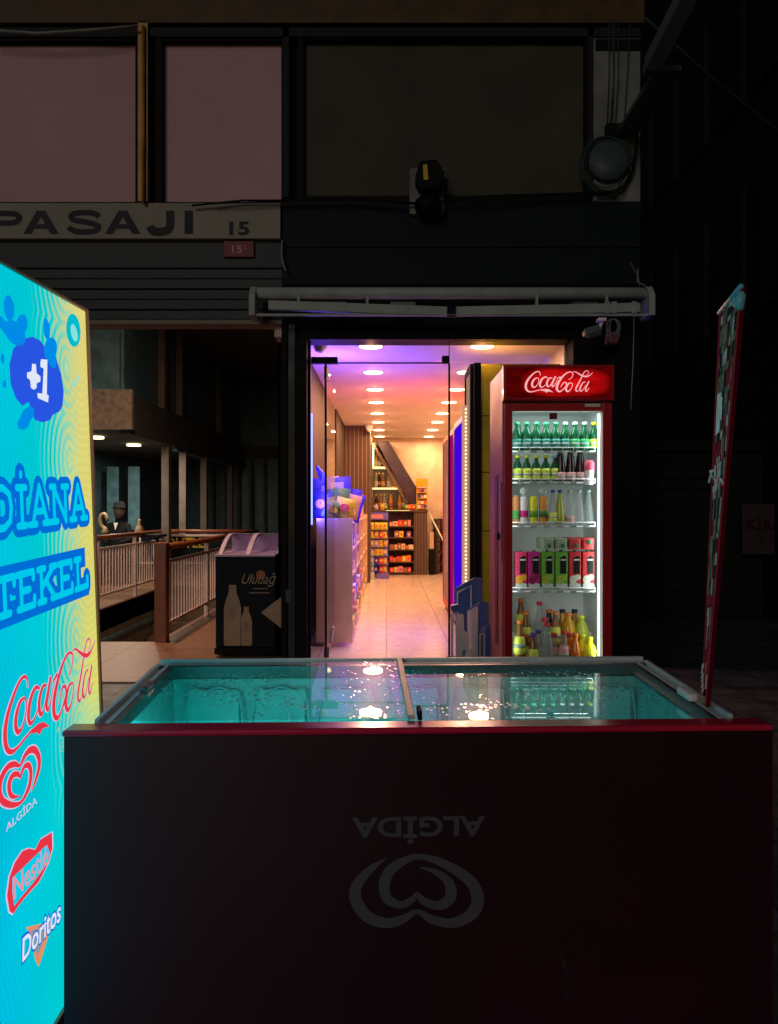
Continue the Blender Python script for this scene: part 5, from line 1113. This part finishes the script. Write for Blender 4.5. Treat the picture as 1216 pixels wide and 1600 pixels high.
for zi, z_ in enumerate(lv):
    xx = X(608,CD)+.01; j = 0
    while xx < cx1-.08:
        w_ = random.uniform(.055,.11); h_ = random.uniform(.07,.13); nm, c_ = CC_[(zi*3+j*2+(zi*j))%8] if zi != 1 else CC_[(0,1,0,3,1,2,0)[j%7]]
        if not (zi == 3 and j % 3 == 0):
            T = thing('candy_box', f'{nm} candy box, {ORD[j]} from the left {ORD[zi]} shelf up, far counter', 'candy box', (xx+w_/2, CD+.05, z_), 'candy boxes on the counter shelves')
            MB().box(xx, xx+w_-.008, CD+.02, CD+.25, z_+.001, z_+h_).build('box_body', colm('cb'+nm, c_), T, bevel=.003)
            MB(wall_fr((0,CD+.018,0))).disc(xx+w_/2, z_+h_*.5, w_*.25, 0, 10).build('box_print', colm('cb'+CC_[(j+zi+3)%8][0], CC_[(j+zi+3)%8][1]), T)
        xx += w_; j += 1
# snack rack in front of the counter
RD = 14.8; T = thing('snack_rack', 'blue-framed wire rack of hanging snack packets in front of the far counter', 'snack rack', (X(592,RD), RD, 0))
r0, r1 = X(577,RD), X(607,RD)
b = MB().box(r0, r0+.02, RD, RD+.02, 0, Z(800,RD)).box(r1-.02, r1, RD, RD+.02, 0, Z(800,RD)).box(r0+.02, r1-.02, RD, RD+.02, Z(803,RD), Z(800,RD)); b.build('frame', colm('rackblue',(.03,.06,.35)), T)
MB().box(r0+.001, r1-.001, RD-.01, RD+.03, Z(812,RD), Z(801,RD)).build('header_card', colm('rackhead',(.15,.12,.55)), T)
MB().box(r0+.03, r1-.1, RD-.013, RD-.011, Z(810,RD), Z(804,RD)).build('header_print', colm('cbpink',(.7,.25,.3)), T)
for zi in range(6):
    z_ = Z(828+zi*13.5, RD)
    MB().box(r0+.02, r1-.02, RD-.10, RD, z_-.008, z_).build('rack_shelf', colm('rackblue',(.03,.06,.35)), T)
    for j in range(4):
        cn = ['yellow','yellow','brown','lilac','yellow','red'][(zi+j*(1 if j < 2 else 2))%6] if zi < 4 else ['lilac','blue','red','brown'][j]
        bag((r0+.05+j*.085, RD-.05, z_+.001), .085, .14, .04, cn, f'{cn} packet, {ORD[j]} from left, {ORD[zi]} rack level from the top', 'packets on the snack rack', random.uniform(-.15,.15))
tag(MB().box(X(589,14.5), X(608,14.5), 14.5, 14.8, 0, .08).build('floor_box', colm('rackhead',(.15,.12,.55)), bevel=.005), 'low blue and pink box on the floor before the snack rack', 'box')
for i, px in enumerate((575,580)):
    bottle('tall','clear',LB,CW,(X(px+1,14.45),14.45,.12 if i else .12), 'water bottle, %s of the two before the snack rack' % ('right' if i else 'left'), 'water bottles before the snack rack', 1.5, (.35,.6))
tag(MB().box(X(573,14.45)-.02, X(585,14.45), 14.35, 14.6, 0, .118).build('water_pack', colm('packw',(.5,.55,.6)), bevel=.01), 'shrink-wrapped pack of water on the floor left of the snack rack', 'pack')
# lit liquor shelves under the stair
WD = 15.95; T = thing('bottle_shelf', 'lit triangular shelf unit with bottles under the sloping stair', 'wall shelf', (X(600,WD), WD, 1.3))
s0 = X(580.5,WD)
MB().box(s0, X(636,WD), WD+.20, WD+.22, Z(797,WD), Z(760,WD)).box(s0, X(618,WD), WD+.20, WD+.22, Z(760,WD), Z(729,WD)).box(s0, X(600,WD), WD+.20, WD+.22, Z(729,WD), Z(700,WD)).build('back_panel', M['counterslats'], T)
MB().box(s0-.03, s0+.02, WD-.02, WD+.2, Z(797,WD), Z(692,WD)).build('upright', M['beige'], T)
em_s = emis('shelf_led', (1,.78,.32), 1.6)
MB().box(s0+.021, X(604,WD), WD-.02, WD+.2, Z(732,WD), Z(729,WD)).build('shelf', em_s, T); MB().box(s0+.021, X(622,WD), WD-.02, WD+.2, Z(764.5,WD), Z(762,WD)).build('shelf', em_s, T)
MB().box(s0+.021, s0+.055, WD-.03, WD-.01, Z(729,WD), Z(696,WD)).build('light_strip', emis('shelf_led2', (1,.9,.55), 2.5), T)
MB(wall_fr((0,WD-.02,0))).prism([(X(581,WD),Z(694,WD)),(X(585,WD),Z(692,WD)),(X(641,WD),Z(786,WD)),(X(634,WD),Z(786,WD))], -.2, .02).build('sloping_edge', M['beige'], T)
area('shelf_light', (X(592,WD), WD-.0, Z(733,WD)-.02), .2, .5, (1,.65,.25), parent=T); area('shelf_light', (X(600,WD), WD-.0, Z(766,WD)-.02), .3, .7, (1,.65,.25), parent=T)
for zi, (zz, pxs) in enumerate(((729,(588,593,597)),(762,(588,592.5,599,608,614)),(796,(588,595,601,611,625,631)))):
    for j, px in enumerate(pxs):
        liq = ['amber','clear','dark','tea','clear','amber'][(j+zi)%6]
        bottle('tall',liq,('lb%d'%((j+zi)%3), [(.6,.3,.05),(.55,.5,.4),(.3,.05,.05)][(j+zi)%3]),('capgold',(.5,.35,.1)), (X(px,WD-.1), WD-.1 if zi==2 else WD+.08, Z(zz,WD-.1 if zi==2 else WD)), f'spirits bottle, {ORD[j]} from left, {["top shelf","middle shelf","counter top"][zi]} under the sloping stair', 'spirits bottles under the stair', 1.35 if zi else 1.1, (.15,.45))
for i, (px, cn) in enumerate(((589,'lilac'),(598,'yellow'),(603,'dark green'),(636,'dark green'),(641,'red'),(646,'red'))):
    bag((X(px,CD+.1), CD+.1, czt), .09, .11, .05, cn, f'{cn} packet, {ORD[i]} from left among packets on the counter top', 'packets on the counter top', random.uniform(-.3,.3))
T = thing('stair_underside', 'dark glossy underside of the sloping stair at the back of the shop', 'staircase', (X(620,15.6), 15.6, 1.3))
MB(wall_fr((0,15.55,0))).prism([(X(588,15.6),Z(689,15.6)),(X(607,15.6),Z(689,15.6)),(X(652,15.6),Z(764,15.6)),(X(652,15.6),Z(787,15.6)),(X(641,15.6),Z(787,15.6))], -.6, .0).build('stair_flight', M['stairblack'], T)
T = thing('counter_stand', 'yellow display stand with small packets on the right end of the counter', 'display stand', (X(659,CD), CD, czt))
y0, y1 = X(651,CD), X(668,CD)
MB().box(y0, y1, CD+.12, CD+.14, czt, Z(762,CD)).box(y0, y0+.015, CD, CD+.12, czt, Z(764,CD)).box(y1-.015, y1, CD, CD+.12, czt, Z(764,CD)).build('stand_frame', M['yellow'], T)
MB().box(y0-.01, y1+.01, CD+.0, CD+.15, Z(760,CD), Z(748,CD)).build('header_card', M['yellow'], T)
for zi, py in enumerate((768,777,786,793)):
    MB().box(y0+.015, y1-.015, CD, CD+.119, Z(py+2,CD), Z(py+1,CD)).build('stand_shelf', M['yellow'], T)
    for j in range(3): MB().box(y0+.022+j*.065, y0+.075+j*.065, CD+.01, CD+.09, Z(py+1,CD)+.001, Z(py-4+j%2,CD)).build('small_packet', [bagm['red'],bagm['blue'],bagm['brown'],colm('ctw',(.8,.8,.8))][(zi+j)%4], T)
# steps and things right of the counter
T = thing('back_stair', 'short flight of dark steps with pale handrail right of the counter', 'stairs', (X(682,15.5), 15.5, 0))
for k in range(5): MB().box(X(676,15.9), X(702,15.9), 15.75-.0+k*.07, 15.9+k*.07, .22*k+.18, .22*k+.215).build('step', M['stairblack'], T)
MB().tube([P(668,797,15.5), P(693,845,15.2), P(700,858,15.1)], .018, 8).build('handrail', M['alu'], T)
MB().box(X(680,15.6), X(684,15.6), 15.5, 16.1, 0, Z(812,15.6)).build('newel_post', M['slatdark'], T)
T = thing('waste_bin', 'black bin with pale top beside the counter', 'bin', (X(675,15.4), 15.4, 0)); MB().box(X(670.5,15.4), X(680,15.4), 15.35, 15.6, 0, Z(858,15.4)).build('bin_body', M['black'], T, bevel=.01)
MB().box(X(671,15.4), X(678,15.4), 15.37, 15.58, Z(858,15.4)+.001, Z(832,15.4)).build('lid', M['beige'], T, bevel=.008)
MB().box(X(688,16.1), SX1, 16.0, 16.18, 0, Z(812,16.1)).build('dark_panel', M['slatdark'], B)
b = MB()
for z_ in (.12,.38,.64,.90,1.17):
    for j in range(12): b.box(gx1-.0195, gx1-.018, G0+.1+j*.5, G0+.17+j*.5, z_-.022, z_+.012)
b.build('price_tags', colm('ctw',(.8,.8,.8)), bpy.data.objects['shelving_unit'])
b = MB(wall_fr((0,KD+.074,0)))
for z_ in SHF:
    for j in range(6): b.poly([(kx(812+j*21), z_-.016),(kx(822+j*21), z_-.016),(kx(822+j*21), z_-.004),(kx(812+j*21), z_-.004)], .0)
b.build('price_tags', colm('tagw',(.45,.5,.5)), K)
# ceiling camera dome
p = Vector((X(577,13.5), 13.5, SC_-.02)); tag(MB().lathe([(.07,.02),(.075,-.02),(.05,-.09),(.01,-.11)], p, 14).build('dome_camera', M['white']), 'small white dome camera under the ceiling by the slatted wall', 'camera')
p = Vector((X(500,FD+.3), FD+.35, SC_)); tag(MB().lathe([(.06,.0),(.062,-.02),(.045,-.06),(.01,-.075)], p, 14).build('dome_camera', M['white']), 'small pale dome camera in the corner above the open door', 'camera')
